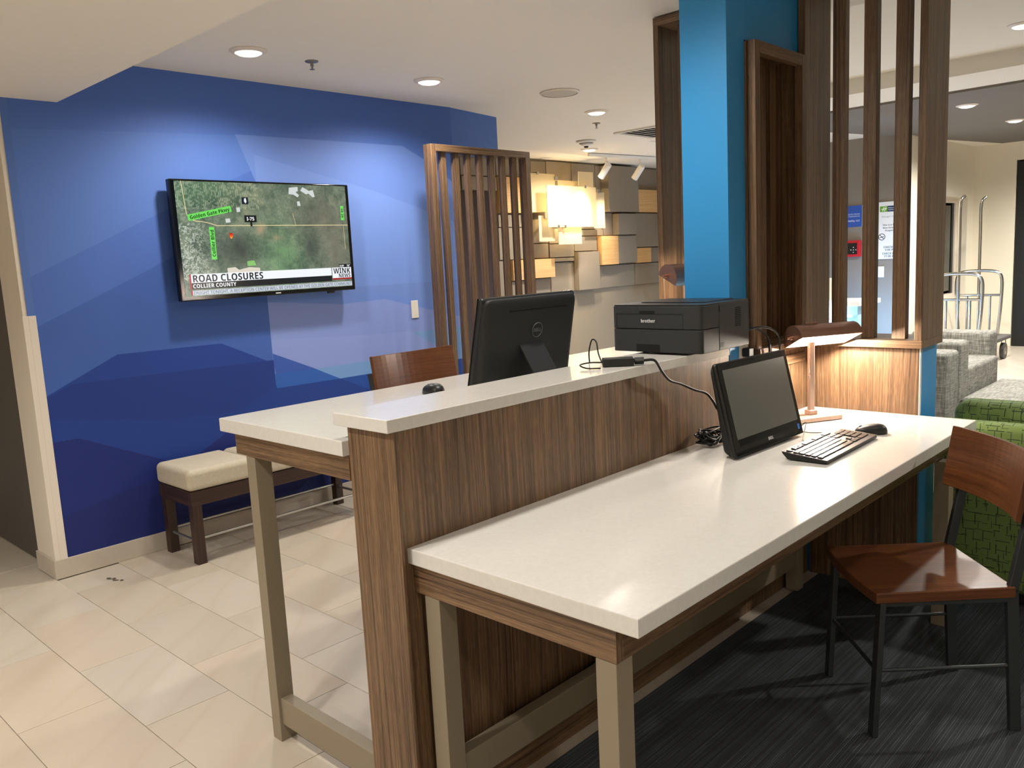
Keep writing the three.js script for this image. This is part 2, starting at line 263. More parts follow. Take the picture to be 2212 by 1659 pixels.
{
  const w = struct('window_1', merge(bb(11.0, 12.72, 0.7, 0.76, -3.64, -3.58, 0.002), bb(11.0, 12.72, 1.985, 2.045, -3.64, -3.58, 0.002), bb(12.66, 12.72, 0.76, 1.985, -3.64, -3.58, 0.002), bb(11.0, 11.06, 0.76, 1.985, -3.64, -3.58, 0.002)), M.trimWhite, 'deep set window with dark night glass behind the luggage cart', 'window');
  W(w, 'pane', bb(11.06, 12.58, 0.8, 1.95, -3.62, -3.61, 0), M.nightGlass, 'dark glass'); W(w, 'sash', merge(bb(12.58, 12.66, 0.76, 1.985, -3.63, -3.6, 0.002)), M.black);
  const d = struct('door_2', merge(bb(13.02, 13.08, 0, 2.48, -2.93, -2.75, 0.003), bb(13.02, 13.08, 2.36, 2.48, -2.75, -0.6, 0.003), bb(13.02, 13.08, 0, 0.2, -2.75, -0.6, 0.003), bb(13.02, 13.08, 0.2, 2.36, -1.75, -1.6, 0.003)), M.black, 'black framed glass entrance door in the cream wall', 'door');
  W(d, 'pane', bb(13.04, 13.05, 0.2, 2.36, -2.75, -1.75, 0), M.nightGlass, 'dark glass'); W(d, 'pane', bb(13.04, 13.05, 0.2, 2.36, -1.6, -0.6, 0), M.nightGlass, 'dark glass');
}
// far feature wall of raised panels
const PANELS = [
  [7.07, 7.32, 2.46, 2.59, 0.03, 'g'], [7.33, 7.77, 2.32, 2.6, 0.03, 'g'], [7.78, 8.22, 2.33, 2.6, 0.03, 'g'], [8.23, 8.335, 2.04, 2.59, 0.03, 'g'], [8.34, 8.97, 2.04, 2.59, 0.14, 'g'], [8.98, 9.87, 2.33, 2.6, 0.03, 'g'], [8.98, 9.7, 2.04, 2.32, 0.13, 'm'], [8.36, 8.54, 1.76, 2.03, 0.03, 'g'],
  [8.55, 8.96, 1.76, 2.02, 0.12, 'g'], [8.97, 9.76, 1.6, 2.03, 0.08, 'g'], [8.21, 8.55, 1.4, 1.75, 0.11, 'm'], [8.56, 8.96, 1.41, 1.75, 0.1, 'g'], [8.97, 9.32, 1.4, 1.59, 0.07, 'm'], [9.33, 9.81, 1.4, 1.59, 0.04, 'g'], [8.23, 8.35, 1.76, 1.83, 0.03, 'g'], [7.76, 8.22, 1.76, 1.83, 0.03, 'g'],
  [7.76, 8.19, 1.58, 1.75, 0.05, 'g'], [7.31, 7.75, 1.52, 1.67, 0.05, 'g'], [7.02, 7.3, 1.52, 1.68, 0.04, 'g'], [7.76, 8.17, 1.12, 1.57, 0.1, 'g'], [7.33, 7.75, 1.47, 1.51, 0.05, 'g'], [6.98, 7.32, 1.3, 1.51, 0.11, 'm'], [7.33, 7.75, 1.12, 1.46, 0.03, 'g'], [7.07, 7.32, 1.12, 1.29, 0.03, 'g'],
  [8.18, 8.99, 1.12, 1.39, 0.03, 'g'], [9.0, 9.82, 1.12, 1.39, 0.03, 'g'], [7.05, 7.32, 2.03, 2.45, 0.03, 'g'], [7.33, 7.75, 2.03, 2.31, 0.03, 'g'], [7.76, 8.22, 1.84, 2.32, 0.03, 'g'], [7.02, 7.32, 1.69, 2.02, 0.03, 'g'], [7.33, 7.75, 1.68, 2.02, 0.03, 'g'], [6.52, 7.04, 2.02, 2.4, 0.06, 'm'],
  [6.0, 6.51, 2.4, 2.58, 0.03, 'g'], [6.0, 6.51, 2.25, 2.39, 0.04, 'g'], [6.52, 7.06, 2.41, 2.59, 0.03, 'g'], [6.52, 7.01, 1.87, 2.0, 0.03, 'g'], [6.5, 7.01, 1.52, 1.86, 0.04, 'g'], [6.68, 6.97, 1.29, 1.51, 0.06, 'm'], [6.31, 6.67, 1.12, 1.51, 0.03, 'g'], [6.68, 7.06, 1.12, 1.28, 0.03, 'g'],
  [5.4, 5.99, 2.2, 2.58, 0.03, 'g'], [5.4, 5.99, 1.7, 2.19, 0.04, 'g'], [6.0, 6.49, 1.52, 2.24, 0.03, 'g'], [5.4, 6.3, 1.12, 1.51, 0.03, 'g'], [5.4, 5.99, 1.52, 1.69, 0.03, 'g']];
{
  const w = struct('wall_far', bb(4.2, 10.4, 0, 2.62, -6.55, -6.37, 0), M.farWall, 'far taupe wall clad with raised square panels', 'wall');
  for (const [a, b, c, d, t, k] of PANELS) W(w, 'panel', bb(a, b, c, d, -6.37, -6.37 + t, 0.003, 'x'), k === 'm' ? M.maple : M.panelGray, k === 'm' ? 'pale maple panel' : undefined);
}

// ------------------------------------------------------------------ blue partition, clad low wall, ledges
{
  const w = struct('wall_partition', merge(bb(2.955, 3.09, 0, 2.62, -1.84, -1.64, 0), bb(3.09, 3.62, 2.3, 2.62, -1.84, -1.64, 0), bb(3.09, 3.62, 0, 1.06, -1.84, -1.64, 0), bb(3.09, 3.62, 1.06, 2.3, -1.84, -1.775, 0), bb(3.553, 3.62, 1.06, 2.3, -1.775, -1.64, 0)), M.colBlue, 'bright blue partition wall rising from the desks to the ceiling', 'wall');
  W(w, 'wood_cladding', merge(bb(3.1, 3.605, 0, 1.066, -1.639, -1.615, 0.001), bb(2.957, 3.1, 0, 0.742, -1.639, -1.615, 0.001)), M.walnut, 'walnut cladding'); W(w, 'cladding_rail', bb(3.12, 3.56, 1.0, 1.04, -1.6145, -1.606, 0.001, 'x'), M.walnut);
  const q = struct('wall_low', bb(3.625, 3.82, 0, 1.066, -2.33, -1.14, 0), M.colBlue, 'low blue wall end carrying the slatted screen', 'wall');
  W(q, 'wood_cladding', bb(3.607, 3.6245, 0, 1.066, -1.605, -1.142, 0.001), M.walnut, 'walnut cladding lit by the desk lamp'); W(q, 'edge_strip', bb(3.607, 3.6245, 0.785, 1.066, -1.1415, -1.138, 0), M.white); W(q, 'wood_cladding', bb(3.607, 3.6245, 0, 1.066, -2.33, -1.845, 0.001), M.walnut);
}

// ------------------------------------------------------------------ slatted screens
function tallScreen(name, label, z0, z1, slats, ends) {
  const t = thing(name, label, 'screen', [3.72, 1.068, (z0 + z1) / 2]);
  W(t, 'ledge', bb(3.552, 3.815, 1.068, 1.1, z0, z1, 0.002, 'z'), M.walnut, 'walnut ledge');
  W(t, 'top_rail', bb(3.552, 3.815, 2.575, 2.615, z0, z1, 0.002, 'z'), M.walnut);
  for (const [a, b] of ends) W(t, 'post', bb(3.552, 3.815, 1.1, 2.575, a, b, 0.002), M.walnut);
  for (const [a, b] of slats) W(t, 'slat', bb(3.61, 3.65, 1.1, 2.575, a, b, 0.002), M.walnut);
  return t;
}
tallScreen('slat_screen', 'tall walnut slat screen standing on the low wall above the lit desk lamp', -1.635, -1.116, [[-1.51, -1.456], [-1.381, -1.327], [-1.255, -1.2]], [[-1.635, -1.605], [-1.146, -1.116]]);
tallScreen('slat_screen', 'tall walnut slat screen behind the bright blue partition wall, seen edge on', -2.36, -1.845, [[-2.26, -2.206], [-2.13, -2.076], [-2.0, -1.946]], [[-2.36, -2.33], [-1.875, -1.845]]);
{
  const t = thing('framed_slat_panel', 'walnut frame with vertical slats set against the blue partition wall', 'screen', [3.32, 1.068, -1.62]);
  const g = (n, ...a) => W(t, n, bb(...a), M.walnut);
  g('frame_post', 3.095, 3.135, 1.1, 2.295, -1.63, -1.596, 0.002); g('frame_post', 3.51, 3.55, 1.1, 2.295, -1.63, -1.596, 0.002); g('frame_rail', 3.135, 3.51, 2.25, 2.295, -1.63, -1.596, 0.002, 'x'); g('ledge', 3.1, 3.551, 1.068, 1.1, -1.639, -1.585, 0.002, 'x');
  g('side_lining', 3.092, 3.1, 1.1, 2.295, -1.77, -1.631, 0); g('side_lining', 3.545, 3.5525, 1.1, 2.295, -1.77, -1.631, 0); g('top_lining', 3.1, 3.545, 2.28, 2.296, -1.77, -1.631, 0, 'x'); g('bottom_lining', 3.1, 3.545, 1.1, 1.108, -1.77, -1.64, 0, 'x'); g('back_panel', 3.1, 3.55, 1.108, 2.28, -1.774, -1.766, 0);
  for (const [a, b] of [[3.15, 3.19], [3.235, 3.3], [3.34, 3.39], [3.43, 3.48]]) g('slat', a, b, 1.108, 2.28, -1.765, -1.7, 0.002);
}
{
  const t = thing('freestanding_slat_screen', 'walnut framed slat screen standing before the end of the blue mural wall', 'screen', [4.2, 0, -4.235]);
  const g = (n, ...a) => W(t, n, bb(...a), M.walnut);
  g('frame_post', 3.721, 3.766, 0, 2.285, -4.275, -4.2, 0.002); g('frame_post', 4.635, 4.68, 0, 2.285, -4.275, -4.2, 0.002); g('frame_rail', 3.766, 4.635, 2.24, 2.285, -4.275, -4.2, 0.002, 'x'); g('frame_rail', 3.766, 4.635, 0, 0.06, -4.275, -4.2, 0.002, 'x');
  for (let k = 0; k < 7; k++) { const x = 3.852 + k * 0.1145; g('slat', x - 0.021, x + 0.021, 0.06, 2.24, -4.262, -4.226, 0.002); }
}
{
  const t = thing('wood_cabinet', 'dark espresso wood cabinet seen through the freestanding slat screen', 'cabinet', [5.35, 0, -5.75]);
  W(t, 'body', bb(4.85, 5.69, 0, 2.16, -5.95, -5.62, 0.003), M.espresso); W(t, 'door', bb(4.86, 5.265, 0.05, 2.14, -5.619, -5.6, 0.002), M.espresso); W(t, 'door', bb(5.275, 5.68, 0.05, 2.14, -5.619, -5.6, 0.002), M.espresso);
}

// ------------------------------------------------------------------ desks
{
  const t = thing('divider_panel', 'walnut panel between the two desks under a narrow white quartz cap', 'partition', [2.1, 0, -1.765]);
  W(t, 'end_panel', bb(1.256, 1.265, 0, 1.093, -1.8185, -1.624, 0.001), M.walnut); W(t, 'front_panel', bb(1.2652, 2.945, 0, 1.093, -1.67, -1.64, 0), M.walnut); W(t, 'back_panel', bb(1.2652, 2.945, 0, 1.093, -1.8185, -1.795, 0), M.walnut);
  W(t, 'quartz_cap', bb(1.24, 2.93, 1.0935, 1.128, -1.858, -1.627, 0.0025, 'x', 2), M.quartz, 'white quartz cap');
  W(t, 'kick_board', bb(1.4, 2.945, 0, 0.115, -1.6395, -1.605, 0.002, 'x'), M.walnut);
}
function apronSet(t, x0, x1, z0, z1, y0, y1, sides) {
  if (sides.includes('n')) W(t, 'apron', bb(x0, x0 + 0.022, y0, y1, z0, z1, 0.001, 'z'), M.walnut); if (sides.includes('f')) W(t, 'apron', bb(x1 - 0.022, x1, y0, y1, z0, z1, 0.001, 'z'), M.walnut);
  if (sides.includes('a')) W(t, 'apron', bb(x0 + 0.022, x1 - 0.022, y0, y1, z1 - 0.022, z1, 0.001, 'x'), M.walnut); if (sides.includes('b')) W(t, 'apron', bb(x0 + 0.022, x1 - 0.022, y0, y1, z0, z0 + 0.022, 0.001, 'x'), M.walnut);
}
{
  const t = thing('low_desk', 'long low desk with white quartz top and taupe legs beside the brown metal-framed chair', 'desk', [2.45, 0, -1.3]);
  const ws = new THREE.Shape(), e = 0.003; [[1.286 + e, 0.923 + e], [3.606 - e, 0.923 + e], [3.606 - e, 1.614 - e], [2.95 - e, 1.614 - e], [2.95 - e, 1.6395 - e], [1.286 + e, 1.6395 - e]].forEach(([x, z], i) => (i ? ws.lineTo(x, z) : ws.moveTo(x, z)));
  const wg = new THREE.ExtrudeGeometry(ws, { depth: 0.042 - 2 * e, bevelEnabled: true, bevelSize: e, bevelThickness: e, bevelSegments: 2 }); wg.rotateX(-Math.PI / 2); wg.translate(0, 0.743 + e, 0);
  W(t, 'worktop', triUV(wg, 'x'), M.quartz, 'white quartz worktop');
  apronSet(t, 1.3, 3.56, -1.638, -0.99, 0.663, 0.742, 'na'); W(t, 'apron', bb(3.538, 3.56, 0.663, 0.742, -1.6, -0.99, 0.001, 'z'), M.walnut);
  for (const [a, c, lo] of [[1.301, -1.6, 0.004], [1.301, -1.047, 0.004], [3.35, -1.6, 0.004], [3.35, -1.0, 0.004]]) W(t, 'leg', bb(a, a + 0.058, lo, 0.662, c, c + 0.055, 0.002), M.taupe);
  W(t, 'stretcher', bb(1.36, 3.35, 0.115, 0.205, -1.596, -1.555, 0.002, 'x'), M.taupe);
}
{
  const t = thing('high_desk', 'high desk with white quartz top and taupe legs on the mural side of the divider', 'desk', [2.42, 0, -2.17]);
  const ws = new THREE.Shape(), e = 0.003; [[1.236 + e, 1.8195 + e], [2.95 - e, 1.8195 + e], [2.95 - e, 1.8455 + e], [3.6 - e, 1.8455 + e], [3.6 - e, 2.486 - e], [1.236 + e, 2.486 - e]].forEach(([x, z], i) => (i ? ws.lineTo(x, z) : ws.moveTo(x, z)));
  const wg = new THREE.ExtrudeGeometry(ws, { depth: 0.043 - 2 * e, bevelEnabled: true, bevelSize: e, bevelThickness: e, bevelSegments: 2 }); wg.rotateX(-Math.PI / 2); wg.translate(0, 1.012 + e, 0);
  W(t, 'worktop', triUV(wg, 'x'), M.quartz, 'white quartz worktop');
  apronSet(t, 1.2525, 3.56, -2.425, -1.8185, 0.944, 1.011, 'nb'); W(t, 'apron', bb(3.538, 3.56, 0.944, 1.011, -2.403, -1.86, 0.001, 'z'), M.walnut);
  W(t, 'leg', bb(1.2525, 1.31, 0, 0.943, -2.367, -2.317, 0.002), M.taupe); W(t, 'leg', bb(3.45, 3.508, 0, 0.943, -2.367, -2.317, 0.002), M.taupe);
  W(t, 'stretcher', bb(1.262, 1.302, 0.058, 0.148, -2.317, -1.8185, 0.002, 'z'), M.taupe);
}

// ------------------------------------------------------------------ chairs
function chair(label, pos, rot, lift, group) {
  const t = thing('wooden_chair', label, 'chair', pos, rot, group), sy = 0.465 + lift;
  const s = new THREE.Shape(); s.moveTo(-0.2, 0.2); s.lineTo(0.2, 0.2); s.lineTo(0.205, -0.205); s.quadraticCurveTo(0, -0.235, -0.205, -0.205); s.closePath();
  const seat = new THREE.ExtrudeGeometry(s, { depth: 0.026, bevelEnabled: true, bevelSize: 0.004, bevelThickness: 0.004, bevelSegments: 2 }); seat.rotateX(-Math.PI / 2); seat.rotateY(0); seat.translate(0, sy - 0.03, 0.01);
  L(t, 'seat', triUV(seat, 'z'), M.cherry, 'brown wooden seat');
  // curved backrest
  const W0 = 0.215, H0 = 0.2, n = 14, pts = [], R = (u) => -0.05 * (1 - u * u); const outline = new THREE.Shape();
  for (let i = 0; i <= n; i++) { const u = -1 + 2 * i / n; i ? outline.lineTo(u * W0, R(u)) : outline.moveTo(u * W0, R(u)); }
  for (let i = n; i >= 0; i--) { const u = -1 + 2 * i / n; outline.lineTo(u * W0, R(u) - 0.013); }
  const bk = new THREE.ExtrudeGeometry(outline, { depth: H0, bevelEnabled: true, bevelSize: 0.002, bevelThickness: 0.002, bevelSegments: 1 });
  bk.rotateX(-Math.PI / 2); bk.scale(1, 1, -1); { const ix = bk.index; const p = bk.attributes.position; const nn = bk.toNonIndexed ? bk : bk; }
  const bg = bk.index ? bk.toNonIndexed() : bk; { const p = bg.attributes.position; for (let i = 0; i < p.count; i += 3) { const a = [p.getX(i + 1), p.getY(i + 1), p.getZ(i + 1)]; p.setXYZ(i + 1, p.getX(i + 2), p.getY(i + 2), p.getZ(i + 2)); p.setXYZ(i + 2, ...a); } bg.computeVertexNormals(); }
  bg.rotateX(-0.16); bg.translate(0, sy + 0.205, -0.18);
  L(t, 'backrest', triUV(bg, 'x'), M.cherry, 'curved brown wooden backrest');
  for (const x of [-0.188, 0.188]) {
    L(t, 'leg', bar([x, 0, 0.215], [x, sy - 0.034, 0.195], 0.036, 0.018), M.steelDark);
    L(t, 'leg', merge(bar([x, 0, -0.215], [x, sy - 0.01, -0.19], 0.02, 0.034), bar([x, sy - 0.02, -0.191], [x, sy + 0.33, -0.258], 0.02, 0.03)), M.steelDark);
    L(t, 'stretcher', cyl(0.006, 0.006, 0.4, x, 0.21 + lift, 0.003, 10, 'z'), M.steelDark);
    L(t, 'seat_rail', cb(0.02, 0.018, 0.37, x, sy - 0.04, 0.003, 0.002), M.steelDark);
  }
  L(t, 'stretcher', cyl(0.006, 0.006, 0.376, 0, 0.21 + lift, 0.205, 10, 'x'), M.steelDark);
  if (lift > 0.1) L(t, 'foot_rail', cyl(0.008, 0.008, 0.376, 0, 0.3, 0.207, 10, 'x'), M.steelDark);
  return t;
}
chair('brown wooden chair with dark metal legs turned away from the low desk on the carpet', [2.728, 0.004, -0.855], Math.atan2(-0.676, -0.737), 0);
chair('brown wooden stool chair whose backrest rises behind the high desk', [2.19, 0, -2.44], 0.02, 0.29);

// ------------------------------------------------------------------ bench
{
  const t = thing('bench', 'dark wood bench with three cream upholstered seats along the mural wall', 'bench', [2.44, 0, -4.335]);
  for (const x of [1.868, 2.965]) for (const z of [-4.52, -4.2]) W(t, 'leg', bb(x, x + 0.05, 0, 0.345, z, z + 0.052, 0.002), M.espresso);
  W(t, 'frame_rail', bb(1.862, 3.02, 0.318, 0.395, -4.172, -4.145, 0.002, 'x'), M.espresso); W(t, 'frame_rail', bb(1.862, 3.02, 0.318, 0.395, -4.525, -4.498, 0.002, 'x'), M.espresso);
  W(t, 'frame_rail', bb(1.862, 1.89, 0.318, 0.395, -4.498, -4.172, 0.002, 'z'), M.espresso); W(t, 'frame_rail', bb(2.99, 3.02, 0.318, 0.395, -4.498, -4.172, 0.002, 'z'), M.espresso);
  for (let k = 0; k < 3; k++) {
    const x0 = 1.855 + k * 0.39, g = new RoundedBoxGeometry(0.388, 0.115, 0.392, 5, 0.028); const p = g.attributes.position;
    for (let i = 0; i < p.count; i++) { if (p.getY(i) > 0.02) { const u = p.getX(i) / 0.194, v = p.getZ(i) / 0.196; p.setY(i, p.getY(i) + 0.014 * (1 - u * u * u * u) * (1 - v * v * v * v) - 0.004); } }
    g.computeVertexNormals(); g.translate(x0 + 0.194, 0.453, -4.336); W(t, 'cushion', triUV(g, 'y'), M.linen, 'cream upholstered seat cushion');
  }
  for (const z of [-4.175, -4.495]) W(t, 'foot_rail', cyl(0.008, 0.008, 1.06, 2.44, 0.133, z, 12, 'x'), M.steel, 'brushed steel rail'); for (const x of [1.893, 2.99]) W(t, 'foot_rail', cyl(0.008, 0.008, 0.3, x, 0.116, -4.335, 12, 'z'), M.steel, 'brushed steel rail');
}

// ------------------------------------------------------------------ television
const font = await new FontLoader().loadAsync('fonts/droid/droid_sans_bold.typeface.json');
function text(str, size, depth = 0.0008) { const g = new TextGeometry(str, { font, size, depth, curveSegments: 4, bevelEnabled: false }); g.computeBoundingBox(); const b = g.boundingBox; g.translate(-(b.min.x + b.max.x) / 2, -(b.min.y + b.max.y) / 2, 0); return g; }
T.tv = canvas(1280, 736, (g, w, h) => {
  const im = g.createImageData(w, h), d = im.data;
  const blob = (x, y, cx, cy, rx, ry) => Math.exp(-(((x - cx) / rx) ** 2 + ((y - cy) / ry) ** 2));
  for (let j = 0; j < h; j++) for (let i = 0; i < w; i++) {
    const u = i / w, v = j / h, n1 = vn(u * 8, v * 5, 999, 999, 101), n2 = vn(u * 30, v * 18, 999, 999, 102), n3 = vn(u * 110, v * 64, 999, 999, 103), n4 = vn(u * 320, v * 180, 999, 999, 104), n = 0.35 * n1 + 0.3 * n2 + 0.2 * n3 + 0.15 * n4;
    let c = mix3([58, 76, 64], [150, 160, 136], n * 1.5 - 0.25);
    c = mix3(c, [104, 150, 100], 0.6 * blob(u, v, 0.56, 0.66, 0.13, 0.3) * (0.6 + 0.6 * n2)); c = mix3(c, [118, 112, 98], 0.75 * Math.min(1, blob(u, v, 0.8, 0.3, 0.16, 0.24) + blob(u, v, 0.92, 0.68, 0.1, 0.28)) * (0.6 + 0.5 * n1));
    c = mix3(c, [66, 74, 66], 0.8 * Math.min(1, blob(u, v, 0.3, 0.6, 0.1, 0.14) + blob(u, v, 0.75, 0.6, 0.045, 0.12)) * (0.5 + n2));
    c = mix3(c, [74, 112, 80], 0.6 * blob(u, v, 0.12, 0.1, 0.22, 0.14) * (0.5 + n1)); c = mix3(c, [150, 152, 118], 0.6 * blob(u, v, 0.36, 0.16, 0.12, 0.16) * n2 * 1.6);
    c = mix3(c, [178, 150, 118], 0.55 * (blob(u, v, 0.45, 0.42, 0.03, 0.05) + blob(u, v, 0.52, 0.5, 0.05, 0.03)) * n2 * 2);
    const city = Math.max(0, Math.min(1, 1.5 - u * 8.5 + (v - 0.5) * 0.4)) * (v > 0.36 && v < 0.86 ? 1 : 0.25); if (city > 0 && n4 * n3 > 0.26) c = mix3(c, [214, 220, 214], city * (n4 - 0.1));
    if (v < 0.24 && u < 0.45 && (Math.floor(i / 6) % 2 === 0) && n3 > 0.5) c = mix3(c, [190, 200, 168], 0.5);
    const o = (j * w + i) * 4; d[o] = c[0]; d[o + 1] = c[1]; d[o + 2] = c[2]; d[o + 3] = 255;
  }
  g.putImageData(im, 0, 0);
  const X = (f) => f * w, Y = (f) => f * h; g.lineCap = 'round';
  g.strokeStyle = 'rgba(40,62,44,0.6)'; g.lineWidth = 1.5; for (const [a, b, c, e] of [[0.0, 0.38, 0.2, 0.38], [0, 0.44, 0.13, 0.44], [0, 0.57, 0.16, 0.57], [0.09, 0.0, 0.1, 0.34], [0.17, 0.03, 0.18, 0.34], [0.3, 0.03, 0.3, 0.2], [0.545, 0.45, 0.53, 0.78], [0.6, 0.58, 0.6, 0.76], [0.67, 0.42, 0.68, 0.76], [0.5, 0.42, 0.63, 0.42], [0, 0.13, 0.08, 0.13], [0.12, 0.58, 0.16, 0.78]]) { g.beginPath(); g.moveTo(X(a), Y(b)); g.lineTo(X(c), Y(e)); g.stroke(); }
  g.fillStyle = '#cdd3d0'; const pg = (...p) => { g.beginPath(); p.forEach(([a, b], i) => (i ? g.lineTo(X(a), Y(b)) : g.moveTo(X(a), Y(b)))); g.closePath(); g.fill(); };
  pg([0.635, 0.03], [0.69, 0.02], [0.69, 0.06], [0.675, 0.07], [0.695, 0.1], [0.685, 0.12], [0.66, 0.095], [0.63, 0.09]); pg([0.72, 0.02], [0.76, 0.055], [0.785, 0.045], [0.795, 0.11], [0.78, 0.115], [0.755, 0.08], [0.74, 0.09], [0.705, 0.055]); pg([0.678, 0.16], [0.695, 0.155], [0.7, 0.2], [0.68, 0.2]); pg([0.315, 0.225], [0.335, 0.22], [0.338, 0.26], [0.318, 0.265]); pg([0.25, 0.325], [0.275, 0.32], [0.278, 0.355], [0.252, 0.36]);
  g.fillStyle = '#d8d0c2'; pg([0.235, 0.765], [0.28, 0.76], [0.3, 0.785], [0.36, 0.765], [0.42, 0.775], [0.42, 0.83], [0.235, 0.83]); g.fillStyle = '#86c06c'; pg([0.35, 0.71], [0.39, 0.705], [0.4, 0.75], [0.35, 0.755]);
  g.strokeStyle = '#e2d09a'; g.lineWidth = 5; g.beginPath(); g.moveTo(X(0.035), Y(0)); g.lineTo(X(0.048), Y(0.28)); g.quadraticCurveTo(X(0.06), Y(0.34), X(0.1), Y(0.345)); g.quadraticCurveTo(X(0.15), Y(0.35), X(0.2), Y(0.385)); g.lineTo(X(1), Y(0.385)); g.stroke();
  g.lineWidth = 2.5; g.beginPath(); g.moveTo(X(0.645), Y(0.27)); g.lineTo(X(0.66), Y(0.385)); g.moveTo(X(0.97), Y(0.385)); g.lineTo(X(0.972), Y(0.62)); g.stroke();
  const tag = (str, cx, cy, rot, tw, th, fs) => { g.save(); g.translate(X(cx), Y(cy)); g.rotate(rot); g.fillStyle = '#6fdc5e'; g.fillRect(-tw / 2, -th / 2, tw, th); g.fillStyle = '#142414'; g.font = `bold ${fs}px sans-serif`; g.textAlign = 'center'; g.textBaseline = 'middle'; g.fillText(str, 0, 1); g.restore(); };
  tag('Golden Gate Pkwy', 0.17, 0.275, -0.2, 306, 40, 32); tag('Collier Blvd', 0.171, 0.54, -Math.PI / 2, 212, 36, 32); tag('SR 29', 0.968, 0.265, Math.PI / 2, 104, 28, 27);
  g.fillStyle = '#1c2232'; g.fillRect(X(0.35), Y(0.13), 48, 46); g.fillStyle = '#f4f4f4'; pg([0.366, 0.14], [0.374, 0.135], [0.378, 0.17], [0.37, 0.185], [0.363, 0.165]);
  g.fillStyle = '#15171a'; g.fillRect(X(0.357), Y(0.292), 88, 46); g.fillRect(X(0.388), Y(0.35), 14, 30); g.fillStyle = '#fff'; g.font = 'bold 32px sans-serif'; g.textAlign = 'center'; g.textBaseline = 'middle'; g.fillText('I-75', X(0.357) + 44, Y(0.292) + 24);
  const fg = g.createLinearGradient(0, Y(0.44), 0, Y(0.5)); fg.addColorStop(0, '#8a0a06'); fg.addColorStop(0.6, '#ff4a10'); fg.addColorStop(1, '#ffc040'); g.fillStyle = fg; g.beginPath(); g.moveTo(X(0.262), Y(0.452)); g.lineTo(X(0.284), Y(0.452)); g.lineTo(X(0.282), Y(0.485)); g.quadraticCurveTo(X(0.274), Y(0.52), X(0.266), Y(0.485)); g.fill();
  g.fillStyle = '#eef2f8'; g.fillRect(X(0.035), Y(0.807), X(0.83), Y(0.077)); g.fillStyle = '#14181e'; g.fillRect(X(0.035), Y(0.884), X(0.83), Y(0.056)); g.fillStyle = '#a01c24'; g.fillRect(X(0.028), Y(0.807), X(0.009), Y(0.133));
  g.fillStyle = '#10141c'; g.textAlign = 'left'; g.font = 'bold 64px sans-serif'; g.fillText('ROAD CLOSURES', X(0.042), Y(0.848)); g.fillStyle = '#f4f6f8'; g.font = 'bold 36px sans-serif'; g.fillText('COLLIER COUNTY', X(0.042), Y(0.913));
  g.fillStyle = '#eef2f8'; g.fillRect(X(0.87), Y(0.807), X(0.13), Y(0.11)); g.fillStyle = '#a02028'; g.fillRect(X(0.87), Y(0.912), X(0.13), Y(0.016)); g.fillStyle = '#14181e'; g.fillRect(X(0.92), Y(0.775), X(0.08), Y(0.032));
  g.fillStyle = '#161a20'; g.font = 'bold 54px sans-serif'; g.fillText('WINK', X(0.878), Y(0.842), X(0.115)); g.font = 'bold 38px sans-serif'; g.textAlign = 'right'; g.fillText('NEWS', X(0.993), Y(0.89)); g.fillStyle = '#fff'; g.font = 'bold 19px sans-serif'; g.textAlign = 'left'; g.fillText('6:00', X(0.923), Y(0.792)); g.textAlign = 'right'; g.fillText('76°', X(0.994), Y(0.792));
  g.fillStyle = '#c4cdd8'; g.fillRect(X(0.035), Y(0.951), X(0.965), Y(0.042)); g.fillStyle = '#a01c24'; g.fillRect(X(0.03), Y(0.951), X(0.008), Y(0.042)); g.fillStyle = '#47505c'; g.font = '29px sans-serif'; g.textAlign = 'left'; g.fillText('DNIGHT TONIGHT. A RECEPTION CENTER WILL BE OPENED AT THE GOLDEN GATE COMMUNIT', X(0.042), Y(0.973), X(0.955));
});
M.tvScreen = S({ color: 0x020202, roughness: 0.25, emissive: 0xffffff, emissiveMap: T.tv, emissiveIntensity: 0.85 });
{
  const t = thing('television', 'wide black flat television showing a road closure map on the mural wall', 'television', [2.66, 1.37, -4.5]);
  W(t, 'housing', bb(2.081, 3.243, 1.372, 2.034, -4.52, -4.476, 0.006, 'x', 2), M.blackGloss); W(t, 'back_box', bb(2.25, 3.07, 1.43, 1.85, -4.556, -4.5205, 0.008), M.black); W(t, 'wall_mount', bb(2.5, 2.82, 1.52, 1.78, -4.5745, -4.5565, 0.002), M.steelDark);
  const s = new THREE.PlaneGeometry(1.112, 0.626); s.translate(2.662, 1.71, -4.4745); W(t, 'screen', s, M.tvScreen, 'lit news map screen');
  W(t, 'maker_mark', cb(0.035, 0.006, 0.001, 2.68, 1.384, -4.4755, 0), M.letter); W(t, 'sensor', cb(0.05, 0.014, 0.018, 3.06, 1.366, -4.488, 0.004), M.black);
}

